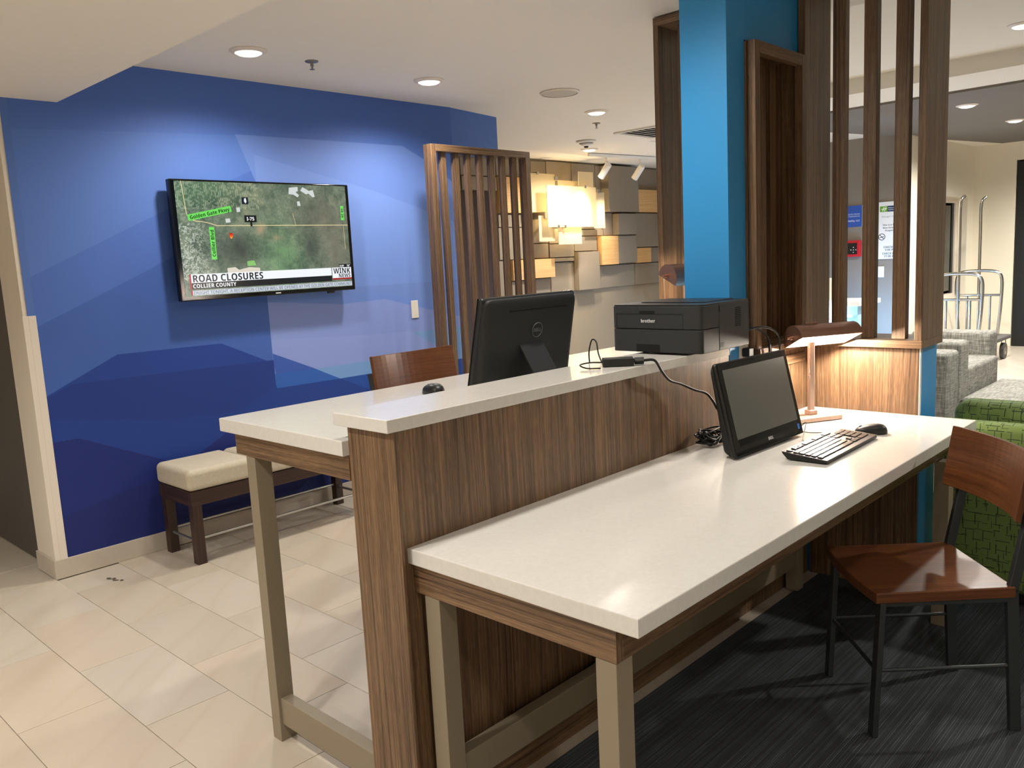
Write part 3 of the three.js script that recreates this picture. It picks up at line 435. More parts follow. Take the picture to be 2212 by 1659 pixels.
// ------------------------------------------------------------------ all-in-one computers
function computer(label, pos, rot, tilt) {
  const t = thing('desktop_computer', label, 'computer', pos, rot), w = 0.486, h = 0.332, tl = (g) => { g.rotateX(-tilt); g.translate(0, 0.008, 0); return g; };
  L(t, 'housing', tl(cb(w, h, 0.024, 0, h / 2, -0.012, 0.012, 'x', 4)), M.black, 'black plastic housing');
  const bulge = new RoundedBoxGeometry(w - 0.008, h - 0.008, 0.064, 6, 0.03); { const p = bulge.attributes.position; for (let i = 0; i < p.count; i++) if (p.getZ(i) < 0) { const y = p.getY(i) / (h / 2), k = Math.max(0, Math.min(1, (0.75 - y) / 0.9)); p.setZ(i, p.getZ(i) * (0.32 + 0.68 * k * k * (3 - 2 * k))); p.setX(i, p.getX(i) * 0.985); } bulge.computeVertexNormals(); }
  bulge.translate(0, h / 2, -0.03); L(t, 'rear_shell', tl(bulge), M.blackRough);
  L(t, 'bezel', tl(cb(w - 0.006, h - 0.006, 0.003, 0, h / 2, 0.0005, 0.001, 'x')), M.blackGloss, 'glossy black bezel');
  L(t, 'screen', tl(cb(w - 0.052, h - 0.086, 0.0012, 0, h / 2 + 0.016, 0.0026, 0)), M.screenOff, 'dark switched-off screen');
  const lg = text('DELL', 0.011, 0.0008); lg.translate(0, 0.028, 0.0022); L(t, 'logo', tl(lg), M.letter, 'small silver lettering');
  L(t, 'sticker', tl(cb(0.013, 0.02, 0.0006, w / 2 - 0.03, 0.033, 0.0024, 0)), M.sticker, 'blue sticker'); L(t, 'webcam', tl(cyl(0.0025, 0.0025, 0.001, 0, h - 0.012, 0.0025, 12, 'z')), M.slot);
  // rear details
  L(t, 'stand', bar([0, h * 0.47, -0.085], [0, 0.006, -0.182], 0.12, 0.007), M.blackRough, 'rear easel stand');
  const ring = new THREE.TorusGeometry(0.026, 0.0011, 8, 36); ring.translate(-0.02, h * 0.64, -0.0535); const l2 = text('DELL', 0.0125, 0.0008); l2.rotateY(Math.PI); l2.translate(-0.02, h * 0.64, -0.053); L(t, 'rear_logo', tl(merge(ring, l2)), M.letterDim, 'round embossed emblem');
  L(t, 'vent', tl(cb(0.3, 0.006, 0.004, -0.03, h - 0.045, -0.0415, 0.0005)), M.slot); const o = merge(cb(0.0012, 0.14, 0.0015, 0.203, 0.2, -0.0245, 0), cb(0.03, 0.0012, 0.0015, 0.218, 0.27, -0.0245, 0), cb(0.009, 0.02, 0.0015, 0.222, 0.205, -0.0245, 0)); L(t, 'drive_bay', tl(o), M.slot);
  return t;
}
computer('black all-in-one computer with dark blank screen beside the keyboard and lit lamp', [2.773, 0.786, -1.375], -0.034, 0.236);
computer('black all-in-one computer turned away, its emblem showing over the quartz cap', [2.163, 1.056, -2.063], Math.PI, 0.236);

// ------------------------------------------------------------------ keyboard and mice
{
  const t = thing('keyboard', 'black computer keyboard in front of the blank computer screen', 'keyboard', [2.862, 0.786, -1.196], 0.022), w = 0.462, d = 0.155;
  const sh = new THREE.Shape(); sh.moveTo(d / 2, 0.004); sh.lineTo(d / 2, 0.013); sh.lineTo(-d / 2, 0.027); sh.lineTo(-d / 2 + 0.004, 0.02); sh.lineTo(-d / 2 + 0.02, 0.004); sh.closePath();
  const bg = new THREE.ExtrudeGeometry(sh, { depth: w, bevelEnabled: true, bevelSize: 0.0012, bevelThickness: 0.0012, bevelSegments: 1 }); bg.rotateY(-Math.PI / 2); bg.translate(w / 2, 0, 0); bg.scale(-1, 1, 1);
  { const q = bg.index ? bg.toNonIndexed() : bg, p = q.attributes.position; for (let i = 0; i < p.count; i += 3) { const a = [p.getX(i + 1), p.getY(i + 1), p.getZ(i + 1)]; p.setXYZ(i + 1, p.getX(i + 2), p.getY(i + 2), p.getZ(i + 2)); p.setXYZ(i + 2, ...a); } q.computeVertexNormals(); L(t, 'tray', q, M.black, 'black plastic tray'); }
  for (const x of [-0.18, 0.18]) { L(t, 'foot', cb(0.04, 0.004, 0.012, x, 0.002, 0.06, 0.001), M.rubber); L(t, 'foot', cb(0.04, 0.006, 0.012, x, 0.003, -0.045, 0.001), M.rubber); }
  const pitch = 0.0188, top = (z) => 0.013 + (d / 2 - z) / d * 0.014, keyG = {};
  const K = (x, z, wu) => { const k = wu.toFixed(2); keyG[k] ??= (() => { const g = new RoundedBoxGeometry(wu * pitch - 0.0032, 0.005, pitch * 1.06 - 0.0032, 1, 0.0008); g.rotateX(0.09); return g; })(); const m = mesh('key', keyG[k], M.key, t); m.position.set(x, top(z) + 0.0026, z); };
  const rowsM = [[[0, 1], [2, 1], [3, 1], [4, 1], [5, 1], [6.5, 1], [7.5, 1], [8.5, 1], [9.5, 1], [11, 1], [12, 1], [13, 1], [14, 1]], [...Array(13)].map((_, i) => [i, 1]).concat([[13, 2]]), [[0, 1.5]].concat([...Array(12)].map((_, i) => [1.5 + i, 1]), [[13.5, 1.5]]), [[0, 1.75]].concat([...Array(11)].map((_, i) => [1.75 + i, 1]), [[12.75, 2.25]]), [[0, 2.25]].concat([...Array(10)].map((_, i) => [2.25 + i, 1]), [[12.25, 2.75]]), [[0, 1.25], [1.25, 1.25], [2.5, 1.25], [3.75, 6.25], [10, 1.25], [11.25, 1.25], [12.5, 1.25], [13.75, 1.25]]];
  const zs = [-0.058, -0.034, -0.0137, 0.0066, 0.0269, 0.0472 + 0.002], xl = -w / 2 + 0.009;
  rowsM.forEach((r, j) => r.forEach(([a, wu]) => K(xl + (a + wu / 2) * pitch, zs[j], wu)));
  const nx = xl + 15.4 * pitch; for (const j of [0, 1, 2]) for (let i = 0; i < 3; i++) K(nx + (i + 0.5) * pitch, zs[j], 1); K(nx + 1.5 * pitch, zs[4], 1); for (let i = 0; i < 3; i++) K(nx + (i + 0.5) * pitch, zs[5], 1);
  const px = nx + 3.4 * pitch; for (const j of [1, 2, 3, 4]) for (let i = 0; i < 4; i++) K(px + (i + 0.5) * pitch, zs[j], 1); K(px + pitch, zs[5], 2); K(px + 2.5 * pitch, zs[5], 1); K(px + 3.5 * pitch, zs[5], 1);
}
function mouse(label, pos, rot) {
  const t = thing('computer_mouse', label, 'mouse', pos, rot);
  const dome = (sx, sy, sz, y0, cut) => { const g = new THREE.SphereGeometry(1, 36, 24, 0, Math.PI * 2, 0, Math.PI / 2), p = g.attributes.position; for (let i = 0; i < p.count; i++) { let x = p.getX(i), y = p.getY(i), z = p.getZ(i); const e = (v) => Math.sign(v) * Math.pow(Math.abs(v), 0.82); x = e(x); z = e(z); y = Math.pow(Math.max(y, 0), 0.75); const bias = 1 - 0.22 * z; p.setXYZ(i, x * sx * (1 - 0.08 * (1 - z * z) * 0), y * sy * bias + y0, z * sz); } g.computeVertexNormals(); return g; };
  L(t, 'body', merge(dome(0.032, 0.034, 0.058, 0.002, 0), cyl(0.03, 0.031, 0.002, 0, 0.0015, 0, 36)), M.black, 'glossy black shell');
  L(t, 'button_seam', bar([0, 0.0185, 0.05], [0, 0.0335, 0.01], 0.0012, 0.0015), M.slot); L(t, 'scroll_wheel', cyl(0.008, 0.008, 0.006, 0, 0.0225, 0.036, 20, 'x'), M.rubber);
  return t;
}
mouse('black computer mouse lying beside the keyboard on the low desk', [3.172, 0.786, -1.172], Math.atan2(-0.49, -0.87));
mouse('black computer mouse on the high desk, half hidden by the quartz cap', [1.895, 1.056, -2.205], Math.PI * 0.9);

// ------------------------------------------------------------------ printer
{
  const t = thing('printer', 'dark grey laser printer standing across the quartz cap', 'printer', [2.79, 1.129, -1.76]), x0 = 2.615, x1 = 2.965, z0 = -1.957, z1 = -1.564, y0 = 1.136, y1 = 1.314;
  const body = (a, b, c, e, r) => { // front corners rounded in plan
    const s = new THREE.Shape(), k = r; s.moveTo(b, -z1 + 0.0); s.lineTo(a + k, -z1); s.quadraticCurveTo(a, -z1, a, -z1 - 0 + k * 0); s.lineTo(a, -z1); s.closePath(); return s; };
  const outline = (a, b, zn, zf, k) => { const s = new THREE.Shape(); s.moveTo(b, -zn); s.lineTo(a + k, -zn); s.quadraticCurveTo(a, -zn, a, -zn + k); s.lineTo(a, -zf - k); s.quadraticCurveTo(a, -zf, a + k, -zf); s.lineTo(b, -zf); s.closePath(); return s; };
  const slab = (a, b, zn, zf, k, ya, yb, bev = 0.002) => { const g = new THREE.ExtrudeGeometry(outline(a + bev, b - bev, zn - bev, zf + bev, k), { depth: yb - ya - 2 * bev, bevelEnabled: true, bevelSize: bev, bevelThickness: bev, bevelSegments: 2, curveSegments: 8 }); g.rotateX(-Math.PI / 2); g.translate(0, ya + bev, 0); return triUV(g); };
  W(t, 'main_body', slab(x0 + 0.125, x1, z1, z0, 0.004, y0, y1 - 0.004), M.printer, 'dark grey casing'); W(t, 'front_cover', slab(x0, x0 + 0.124, z1, z0, 0.02, y0 + 0.0875, y1 - 0.006), M.printer); W(t, 'paper_tray', slab(x0, x0 + 0.124, z1, z0, 0.02, y0, y0 + 0.0855), M.printer);
  W(t, 'top_cover', slab(x0 + 0.002, x1 - 0.002, z1 - 0.002, z0 + 0.002, 0.02, y1 - 0.006, y1), M.printerDark, 'black top cover'); W(t, 'output_tray', slab(x0 + 0.1, x1 - 0.03, z1 - 0.05, z0 + 0.06, 0.02, y1, y1 + 0.004), M.printerDark);
  const fx = x0 - 0.0006, rim = (za, zb, ya, yb, th = 0.0012) => merge(bb(fx, fx + 0.002, ya, ya + th, za, zb, 0), bb(fx, fx + 0.002, yb - th, yb, za, zb, 0), bb(fx, fx + 0.002, ya, yb, za, za + th, 0), bb(fx, fx + 0.002, ya, yb, zb - th, zb, 0));
  W(t, 'manual_feed_slot', rim(z0 + 0.022, z1 - 0.075, y1 - 0.089, y1 - 0.034), M.slot); W(t, 'feed_handle', bb(fx, fx + 0.004, y1 - 0.034, y1 - 0.022, -1.83, -1.76, 0.001), M.slot); W(t, 'tray_handle', bb(fx, fx + 0.004, y0 + 0.0, y0 + 0.03, -1.845, -1.74, 0.001), M.slot);
  const lg = text('brother', 0.0125, 0.0008); lg.rotateY(-Math.PI / 2); lg.translate(fx, y1 - 0.06, -1.79); W(t, 'logo', lg, M.letter, 'white lettering');
  for (let k = 0; k < 11; k++) W(t, 'vent_slot', bb(x0 + 0.245, x0 + 0.288, y1 - 0.031 - k * 0.0068, y1 - 0.0272 - k * 0.0068, z1 - 0.001, z1 + 0.0006, 0), M.slot); for (let k = 0; k < 4; k++) W(t, 'vent_slot', bb(x0 + 0.13, x0 + 0.158, y0 + 0.012 + k * 0.005, y0 + 0.0142 + k * 0.005, z1 - 0.001, z1 + 0.0006, 0), M.slot);
  W(t, 'release_button', bb(x0 + 0.126, x0 + 0.132, y1 - 0.034, y1 - 0.012, z1 - 0.001, z1 + 0.0008, 0), M.slot); for (const [x, z] of [[x0 + 0.05, -1.84], [x0 + 0.05, -1.66], [x1 - 0.05, -1.84], [x1 - 0.05, -1.66]]) W(t, 'foot', cyl(0.01, 0.01, 0.0075, x, 1.1325, z, 12), M.rubber);
}

// ------------------------------------------------------------------ lamps on the desks
function deskLamp(label, pos, rot, power) {
  const t = thing('desk_lamp', label, 'lamp', pos, rot, undefined);
  L(t, 'base', cb(0.2, 0.018, 0.142, 0, 0.01, 0, 0.002, 'x', 2), M.copperPale, 'flat copper base'); L(t, 'collar', cb(0.038, 0.02, 0.038, 0, 0.029, 0, 0.004, 'y', 2), M.copperPale);
  L(t, 'pole', cb(0.024, 0.29, 0.02, 0, 0.18, 0, 0.004, 'y', 2), M.copperPale, 'square copper pole'); const pc = []; for (let k = 0; k < 30; k++) { const s = new THREE.SphereGeometry(0.0016, 6, 5); s.translate(-0.018, 0.305 - k * 0.004, 0.012); pc.push(s); } L(t, 'pull_chain', merge(...pc), M.copperPale); L(t, 'pull_knob', cyl(0.003, 0.004, 0.016, -0.018, 0.178, 0.012, 10), M.copperPale);
  const ax = 0.06, R = 0.064, sh = new THREE.Shape(), a0 = -0.12, a1 = Math.PI + 0.12; sh.absarc(0, 0, R, a0, a1, false); sh.absarc(0, 0, R - 0.0025, a1, a0, true); sh.closePath();
  const shell = new THREE.ExtrudeGeometry(sh, { depth: 0.29, bevelEnabled: false, curveSegments: 40 }); shell.rotateY(Math.PI / 2); shell.rotateX(-0.42); shell.translate(-0.145 + ax, 0.332, 0); const sg = toCreasedNormals(shell, 0.6); L(t, 'lamp_shade', sg, M.copper, 'brushed copper half-round shade');
  const cap = new THREE.Shape(); cap.absarc(0, 0, R, a0, a1, false); cap.closePath(); for (const x of [-0.147 + ax, 0.1425 + ax]) { const c = new THREE.ExtrudeGeometry(cap, { depth: 0.003, bevelEnabled: false, curveSegments: 24 }); c.rotateY(Math.PI / 2); c.rotateX(-0.42); c.translate(x, 0.332, 0); L(t, 'shade_end', c, M.copper); }
  for (const s of [-1, 1]) L(t, 'shade_knob', merge(cyl(0.009, 0.009, 0.018, ax + s * 0.154, 0.345, 0, 16, 'x'), cyl(0.005, 0.005, 0.014, ax + s * 0.168, 0.345, 0, 12, 'x')), M.copper);
  L(t, 'yoke', merge(cyl(0.006, 0.006, 0.08, 0, 0.362, 0, 12), cb(0.06, 0.006, 0.012, 0.0, 0.402, 0, 0.002)), M.copper);
  L(t, 'bulb', cyl(0.011, 0.011, 0.2, ax, 0.335, 0, 20, 'x'), M.bulbDesk, 'glowing tube bulb');
  for (const dx of [-0.06, 0.06]) { const p = new THREE.PointLight(new THREE.Color(1, 0.88, 0.72), power / 2, 0, 2); p.position.set(ax + dx, 0.335, 0); p.castShadow = true; p.shadow.radius = 0.6; t.add(p); }
  return t;
}
deskLamp('lit copper desk lamp with half-round shade beside the keyboard', [3.332, 0.786, -1.478], -0.524, LIGHT.desk);
deskLamp('copper desk lamp on the high desk half hidden by the blue partition', [3.41, 1.056, -2.03], Math.PI - 0.3, LIGHT.desk * 0.6);

// ------------------------------------------------------------------ cables
{
  const t = thing('power_adapter', 'black power adapter brick lying on the quartz cap beside the printer', 'adapter', [2.33, 1.129, -1.69]);
  const g = new RoundedBoxGeometry(0.106, 0.028, 0.045, 2, 0.004); g.rotateY(-0.85); g.translate(2.29, 1.1435, -1.695); W(t, 'brick', g, M.blackRough); W(t, 'plug', bar([2.327, 1.1435, -1.653], [2.35, 1.1435, -1.63], 0.02, 0.018), M.blackRough);
}
const cord = (label, pts, r, mat = M.cable, cat = 'cable', group) => solo('cable', label, cat, tube(pts, r, 90, 8), mat, group);
cord('thick black power cable sagging from the adapter down to the computer', [[2.35, 1.144, -1.63], [2.39, 1.14, -1.615], [2.43, 1.095, -1.61], [2.47, 1.062, -1.61], [2.55, 1.035, -1.61], [2.62, 1.005, -1.6], [2.69, 0.98, -1.59], [2.72, 0.945, -1.58], [2.735, 0.915, -1.57], [2.75, 0.905, -1.545], [2.77, 0.895, -1.51]], 0.0048);
cord('thin black cable looping up beside the power adapter', [[2.255, 1.143, -1.735], [2.22, 1.145, -1.765], [2.19, 1.14, -1.78], [2.175, 1.133, -1.74], [2.2, 1.132, -1.7]], 0.0026);
cord('thin black cable arching above the high desk edge', [[2.42, 1.06, -1.93], [2.4, 1.1, -1.905], [2.38, 1.16, -1.89], [2.375, 1.205, -1.87], [2.36, 1.2, -1.84], [2.345, 1.16, -1.82], [2.335, 1.133, -1.8]], 0.0026);
{ const r = rng(53), pts = []; for (let i = 0; i < 46; i++) { const a = i * 1.9 + r(); pts.push([2.69 + Math.cos(a) * (0.03 + r() * 0.05), 0.794 + r() * 0.05, -1.585 + Math.sin(a) * (0.012 + r() * 0.03)]); } pts.push([2.76, 0.83, -1.55]); solo('cable_heap', 'tangled heap of black cable behind the blank computer', 'cable', tube(pts, 0.0034, 420, 6), M.cable); }
cord('thin black keyboard wire curling across the low desk', [[2.93, 0.81, -1.275], [2.9, 0.792, -1.31], [2.98, 0.8, -1.35], [3.05, 0.83, -1.375], [3.0, 0.79, -1.4], [2.9, 0.79, -1.43]], 0.0016);
cord('thin black mouse wire trailing from the mouse to the computer', [[3.133, 0.796, -1.21], [3.1, 0.79, -1.3], [3.06, 0.789, -1.36], [3.04, 0.795, -1.42], [2.96, 0.79, -1.46]], 0.0016);
cord('white lamp cord curling behind the computer', [[3.2, 0.795, -1.545], [3.19, 0.8, -1.565], [3.17, 0.84, -1.57], [3.19, 0.88, -1.585], [3.23, 0.86, -1.59], [3.24, 0.81, -1.585], [3.2, 0.795, -1.59], [3.12, 0.9, -1.603], [3.1, 0.98, -1.6]], 0.0032, M.cordWhite);
for (const [k, pts] of [[0, [[3.0, 1.19, -1.62], [3.07, 1.19, -1.6], [3.13, 1.15, -1.57], [3.15, 1.08, -1.57], [3.14, 0.98, -1.575]]], [1, [[3.0, 1.18, -1.615], [3.1, 1.19, -1.575], [3.2, 1.15, -1.56], [3.23, 1.05, -1.565], [3.22, 0.95, -1.575]]]].values()) cord(k ? 'black printer cable curving widest toward the wood frame' : 'black printer cable dropping behind the blank computer', pts, 0.0048);
{
  const t = thing('power_outlet', 'white power outlet with black plug on the blue partition below the printer', 'outlet', [3.05, 1.06, -1.635]); W(t, 'cover_plate', bb(3.02, 3.09, 1.06, 1.19, -1.6395, -1.633, 0.002), M.plastic); W(t, 'plug', bb(3.035, 3.075, 1.075, 1.11, -1.633, -1.6, 0.005), M.blackRough, 'black plug');
  const s = thing('wall_plate', 'blank white wall plate on the mural beside the slat screen', 'wall plate', [3.806, 1.139, -4.573]); W(s, 'cover', bb(3.776, 3.837, 1.139, 1.262, -4.5748, -4.569, 0.002), M.plastic); W(s, 'screw', merge(cyl(0.0025, 0.0025, 0.001, 3.806, 1.245, -4.5687, 10, 'z'), cyl(0.0025, 0.0025, 0.001, 3.806, 1.156, -4.5687, 10, 'z')), M.steel);
}

// ------------------------------------------------------------------ ceiling fittings
function downlight(x, y, z, power, label, color = WARM, angle = 1.4) {
  const t = thing('recessed_downlight', label, 'light', [x, y - 0.014, z], 0, 'recessed downlights');
  L(t, 'trim_ring', lathe([[0.066, 0.002], [0.068, 0.008], [0.088, 0.013], [0.094, 0.0138], [0.094, 0.011], [0.086, 0.007], [0.07, -0.001], [0.066, 0.002]], 36), M.trimWhite, 'white trim ring');
  const dome = lathe([[0.0001, -0.012], [0.03, -0.0105], [0.052, -0.006], [0.065, 0.002], [0.065, 0.0125], [0.0001, 0.0125]], 32); L(t, 'lens', dome, M.lens, 'glowing lens');
  const s = new THREE.SpotLight(color, power, 0, angle, 0.6, 2); s.position.set(0, -0.03, 0); s.target.position.set(0, -2, 0); s.castShadow = true; s.shadow.radius = 3; t.add(s, s.target);
  return t;
}
downlight(2.327, 2.62, -3.965, LIGHT.wallRow, 'recessed downlight in the white ceiling above the television');
downlight(3.55, 2.62, -3.985, LIGHT.wallRow, 'recessed downlight in the white ceiling above the freestanding slat screen');
downlight(5.38, 2.62, -4.11, LIGHT.far, 'recessed downlight in the white ceiling between the round speaker and the track light');
downlight(7.118, 2.62, -5.549, LIGHT.far, 'recessed downlight in the white ceiling beside the smoke detector');
downlight(2.15, 2.62, -1.78, LIGHT.deskRow, 'recessed downlight above the divider panel in front of the blue partition', WARM, 1.42);
downlight(2.4, 2.62, -0.3, LIGHT.behind, 'recessed downlight above the carpet side of the low desk', WARM, 1.15);
for (const [z, l] of [[-3.6, 'recessed downlight over the corridor beside the painted side wall'], [-1.4, 'recessed downlight over the walkway beside the painted side wall'], [1.4, 'recessed downlight behind the viewer beside the painted side wall']]) downlight(-1.5, 2.396, z, LIGHT.walkway, l, NEUTRAL);
downlight(2.5, 2.62, 2.8, LIGHT.walkway * 0.6, 'recessed downlight close to the rear wall over the carpet');
downlight(0.35, 2.396, -3.6, LIGHT.soffit * 0.7, 'recessed downlight in the soffit by the corridor door', NEUTRAL, 1.0);
downlight(0.25, 2.396, -1.75, LIGHT.soffit, 'recessed downlight in the soffit at the end of the desks', NEUTRAL, 1.3);
downlight(0.25, 2.396, 0.6, LIGHT.soffit * 0.9, 'recessed downlight in the soffit over the walkway', NEUTRAL, 1.3);
downlight(8.75, 2.716, -2.4, LIGHT.lobby, 'recessed downlight in the dark dropped panel next to the white band', NEUTRAL);
downlight(10.4, 2.716, -2.38, LIGHT.lobby, 'recessed downlight in the dark dropped panel toward the entrance door', NEUTRAL);
downlight(6.5, 2.86, -1.46, LIGHT.lobby, 'recessed downlight in the raised tray ceiling', NEUTRAL);
downlight(12.0, 2.716, -1.6, LIGHT.lobby, 'recessed downlight in the dark dropped panel by the glass door', NEUTRAL);
downlight(5.5, 2.86, 0.6, LIGHT.lobby, 'recessed downlight in the raised tray ceiling over the sofas', NEUTRAL);
function sprinkler(label, x, z) {
  const t = thing('fire_sprinkler', label, 'sprinkler', [x, 2.575, z]);
  L(t, 'escutcheon', lathe([[0.0001, 0.045], [0.036, 0.045], [0.034, 0.04], [0.012, 0.037], [0.0001, 0.037]], 24), M.sprinkler); L(t, 'body', merge(cyl(0.009, 0.009, 0.02, 0, 0.03, 0, 12), bar([0.007, 0.022, 0], [0.001, 0.004, 0], 0.004, 0.004), bar([-0.007, 0.022, 0], [-0.001, 0.004, 0], 0.004, 0.004)), M.sprinkler); L(t, 'deflector', cyl(0.014, 0.014, 0.002, 0, 0.002, 0, 16), M.sprinkler);
}
sprinkler('small fire sprinkler in the ceiling above the television', 2.705, -3.972); sprinkler('small fire sprinkler in the ceiling between the speaker and the smoke detector', 5.83, -4.46);
{
  const s = thing('ceiling_speaker', 'round white ceiling speaker grille between two downlights', 'speaker', [4.54, 2.605, -3.776]); L(s, 'rim', lathe([[0.118, 0.004], [0.118, 0.0148], [0.136, 0.0148], [0.134, 0.008], [0.122, 0.002]], 48), M.trimWhite); L(s, 'grille', lathe([[0.0001, 0], [0.08, 0.001], [0.119, 0.004], [0.119, 0.012], [0.0001, 0.012]], 48), M.speaker, 'grey perforated grille');
  const d = thing('smoke_detector', 'white round smoke detector on the ceiling near the track light', 'smoke detector', [6.59, 2.555, -5.174]); L(d, 'base', lathe([[0.0001, 0.064], [0.095, 0.064], [0.093, 0.05], [0.085, 0.042], [0.0001, 0.042]], 32), M.white); L(d, 'chamber', lathe([[0.0001, 0.012], [0.03, 0.012], [0.044, 0.02], [0.07, 0.042], [0.0001, 0.042]], 32), M.white); L(d, 'sensor', cyl(0.02, 0.022, 0.012, 0, 0.006, 0, 16), M.slot);
  const v = thing('ceiling_vent', 'white air vent in the ceiling beside the tall walnut screen', 'vent', [6.72, 2.606, -4.42]); L(v, 'frame', merge(cb(0.6, 0.013, 0.03, 0, 0.007, 0.285, 0.001), cb(0.6, 0.013, 0.03, 0, 0.007, -0.285, 0.001), cb(0.03, 0.013, 0.54, 0.285, 0.007, 0, 0.001), cb(0.03, 0.013, 0.54, -0.285, 0.007, 0, 0.001)), M.white); L(v, 'backing', cb(0.54, 0.002, 0.54, 0, 0.012, 0, 0), M.rubber); for (let k = 0; k < 8; k++) { const g = cb(0.54, 0.003, 0.045, 0, 0, 0, 0); g.rotateX(0.25); const m = L(v, 'slat', g, M.white); m.position.set(0, 0.006, -0.236 + k * 0.0675); }
  const r = thing('track_light', 'white track light bar with two spot heads aimed at the panelled wall', 'track light', [7.9, 2.58, -5.68]);
  const a = [7.36, 2.6, -5.75], b = [8.42, 2.6, -5.61]; W(r, 'track', bar(a, b, 0.035, 0.035), M.white, 'white track bar');
  for (const [x, z] of [[7.62, -5.715], [8.16, -5.645]]) {
    const h = W(r, 'spot_head', (() => { const g = lathe([[0.0001, 0.09], [0.034, 0.09], [0.038, 0.08], [0.038, -0.09], [0.032, -0.09], [0.031, -0.06], [0.0001, -0.06]], 24); g.rotateX(0.72); g.translate(x, 2.44, z - 0.02); return g; })(), M.white, 'white cylindrical spot head');
    W(r, 'bracket', merge(cyl(0.016, 0.016, 0.05, x, 2.558, z, 12), bar([x + 0.02, 2.535, z], [x + 0.042, 2.45, z - 0.02], 0.008, 0.02)), M.white);
    const s = new THREE.SpotLight(new THREE.Color(1, 0.86, 0.68), LIGHT.track, 0, 0.55, 0.8, 2); s.position.set(x - 7.9, 2.36 - 2.58, z - 0.1 + 5.68); s.target.position.set(x - 7.9 - 0.05, 1.6 - 2.58, -6.37 + 5.68); s.castShadow = true; s.shadow.radius = 1.5; r.add(s, s.target);
    const face = cyl(0.03, 0.03, 0.004, 0, -0.062, 0, 20); face.rotateX(0.72); face.translate(x, 2.44, z - 0.02); W(r, 'spot_lens', face, M.lens);
  }
}

// ------------------------------------------------------------------ glass wall light on the far wall
{
  const t = thing('glass_wall_light', 'glowing amber wall light of overlapping frosted glass squares on the panelled wall', 'wall light', [7.5, 1.66, -6.2]);
  const PANES = [[6.91, 7.32, 2.02, 2.44, 0.16], [7.38, 7.74, 2.2, 2.38, 0.15], [7.67, 7.94, 2.3, 2.48, 0.22], [7.01, 7.88, 1.85, 2.3, 0.3], [8.0, 8.21, 1.84, 2.26, 0.17], [6.95, 7.21, 1.7, 1.98, 0.22], [7.23, 7.64, 1.66, 1.85, 0.26]];
  for (const [a, b, c, d, k] of PANES) { const g = new THREE.PlaneGeometry(b - a, d - c); g.translate((a + b) / 2, (c + d) / 2, -6.37 + k); const p = W(t, 'glass_pane', g, M.frost, 'frosted glass pane'); const e = 0.004; W(p, 'edge', merge(bb(a, b, d - e, d, -6.37 + k - 0.006, -6.37 + k - 0.0005, 0), bb(a, b, c, c + e, -6.37 + k - 0.006, -6.37 + k - 0.0005, 0), bb(a, a + e, c, d, -6.37 + k - 0.006, -6.37 + k - 0.0005, 0), bb(b - e, b, c, d, -6.37 + k - 0.006, -6.37 + k - 0.0005, 0)), M.glassEdge); }
  for (const [x, y, k, s] of [[7.33, 2.395, 0.18, 0.045], [8.1, 2.273, 0.18, 0.045], [7.07, 1.985, 0.24, 0.07], [7.03, 2.44, 0.17, 0.03], [7.184, 1.858, 0.31, 0.03], [7.68, 2.3, 0.31, 0.03], [7.3, 1.857, 0.31, 0.03]]) W(t, 'standoff', bb(x - s / 2, x + s / 2, y - s / 2, y + s / 2, -6.34, -6.37 + k, 0.002), M.steel, 'steel standoff clip');
  const b = new THREE.SphereGeometry(0.045, 24, 16); b.scale(1, 1.25, 1); b.translate(7.5, 2.06, -6.2); W(t, 'bulb', b, M.bulbWarm, 'glowing bulb'); W(t, 'lamp_holder', merge(cyl(0.02, 0.02, 0.1, 7.5, 2.15, -6.2, 16), bar([7.5, 2.19, -6.2], [7.5, 2.19, -6.335], 0.02, 0.02)), M.steel);
  const p = new THREE.PointLight(AMBER, LIGHT.art, 0, 2); p.position.set(0, 0.4, 0); p.castShadow = true; p.shadow.radius = 2; t.add(p);
}

// ------------------------------------------------------------------ sofas beyond the desk
{
  const t = thing('green_sofa', 'green patterned sofa with its high back beside the low desk end', 'sofa', [4.1, 0, 0.0]);
  W(t, 'back_panel', bb(3.69, 3.8, 0.06, 0.755, -1.1, 1.2, 0.035, 'y', 3), M.green); W(t, 'back_cushion', bb(3.83, 4.0, 0.4, 0.815, -1.08, 1.18, 0.06, 'y', 4), M.green, 'rounded green back cushion'); W(t, 'seat_cushion', bb(4.0, 4.55, 0.25, 0.45, -1.08, 1.18, 0.05, 'y', 3), M.green); W(t, 'seat_base', bb(3.81, 4.52, 0.08, 0.249, -1.08, 1.18, 0.01), M.green); W(t, 'plinth', bb(3.75, 4.48, 0.006, 0.06, -1.0, 1.1, 0.002), M.black);
  const s = thing('grey_sofa', 'grey tweed sofa with tall blocky arm beyond the green sofa', 'sofa', [6.6, 0, -0.9]);
  W(s, 'seat', bb(6.2, 7.2, 0.2, 0.42, -1.69, 0.4, 0.03, 'y', 3), M.tweed, 'grey tweed seat'); W(s, 'arm', bb(6.2, 6.42, 0.1, 0.8, -1.92, -1.7, 0.03, 'y', 3), M.tweed); W(s, 'side_arm', bb(5.92, 6.19, 0.1, 0.755, -1.86, -1.7, 0.03, 'y', 3), M.tweed); W(s, 'backrest', bb(7.2, 7.45, 0.1, 0.77, -2.35, -1.77, 0.03, 'y', 3), M.tweed); W(s, 'side_panel', bb(6.43, 7.19, 0.1, 0.6, -1.92, -1.7, 0.03, 'y', 3), M.tweed); W(s, 'base', bb(6.25, 7.15, 0.012, 0.195, -1.66, 0.36, 0.01), M.black);
}

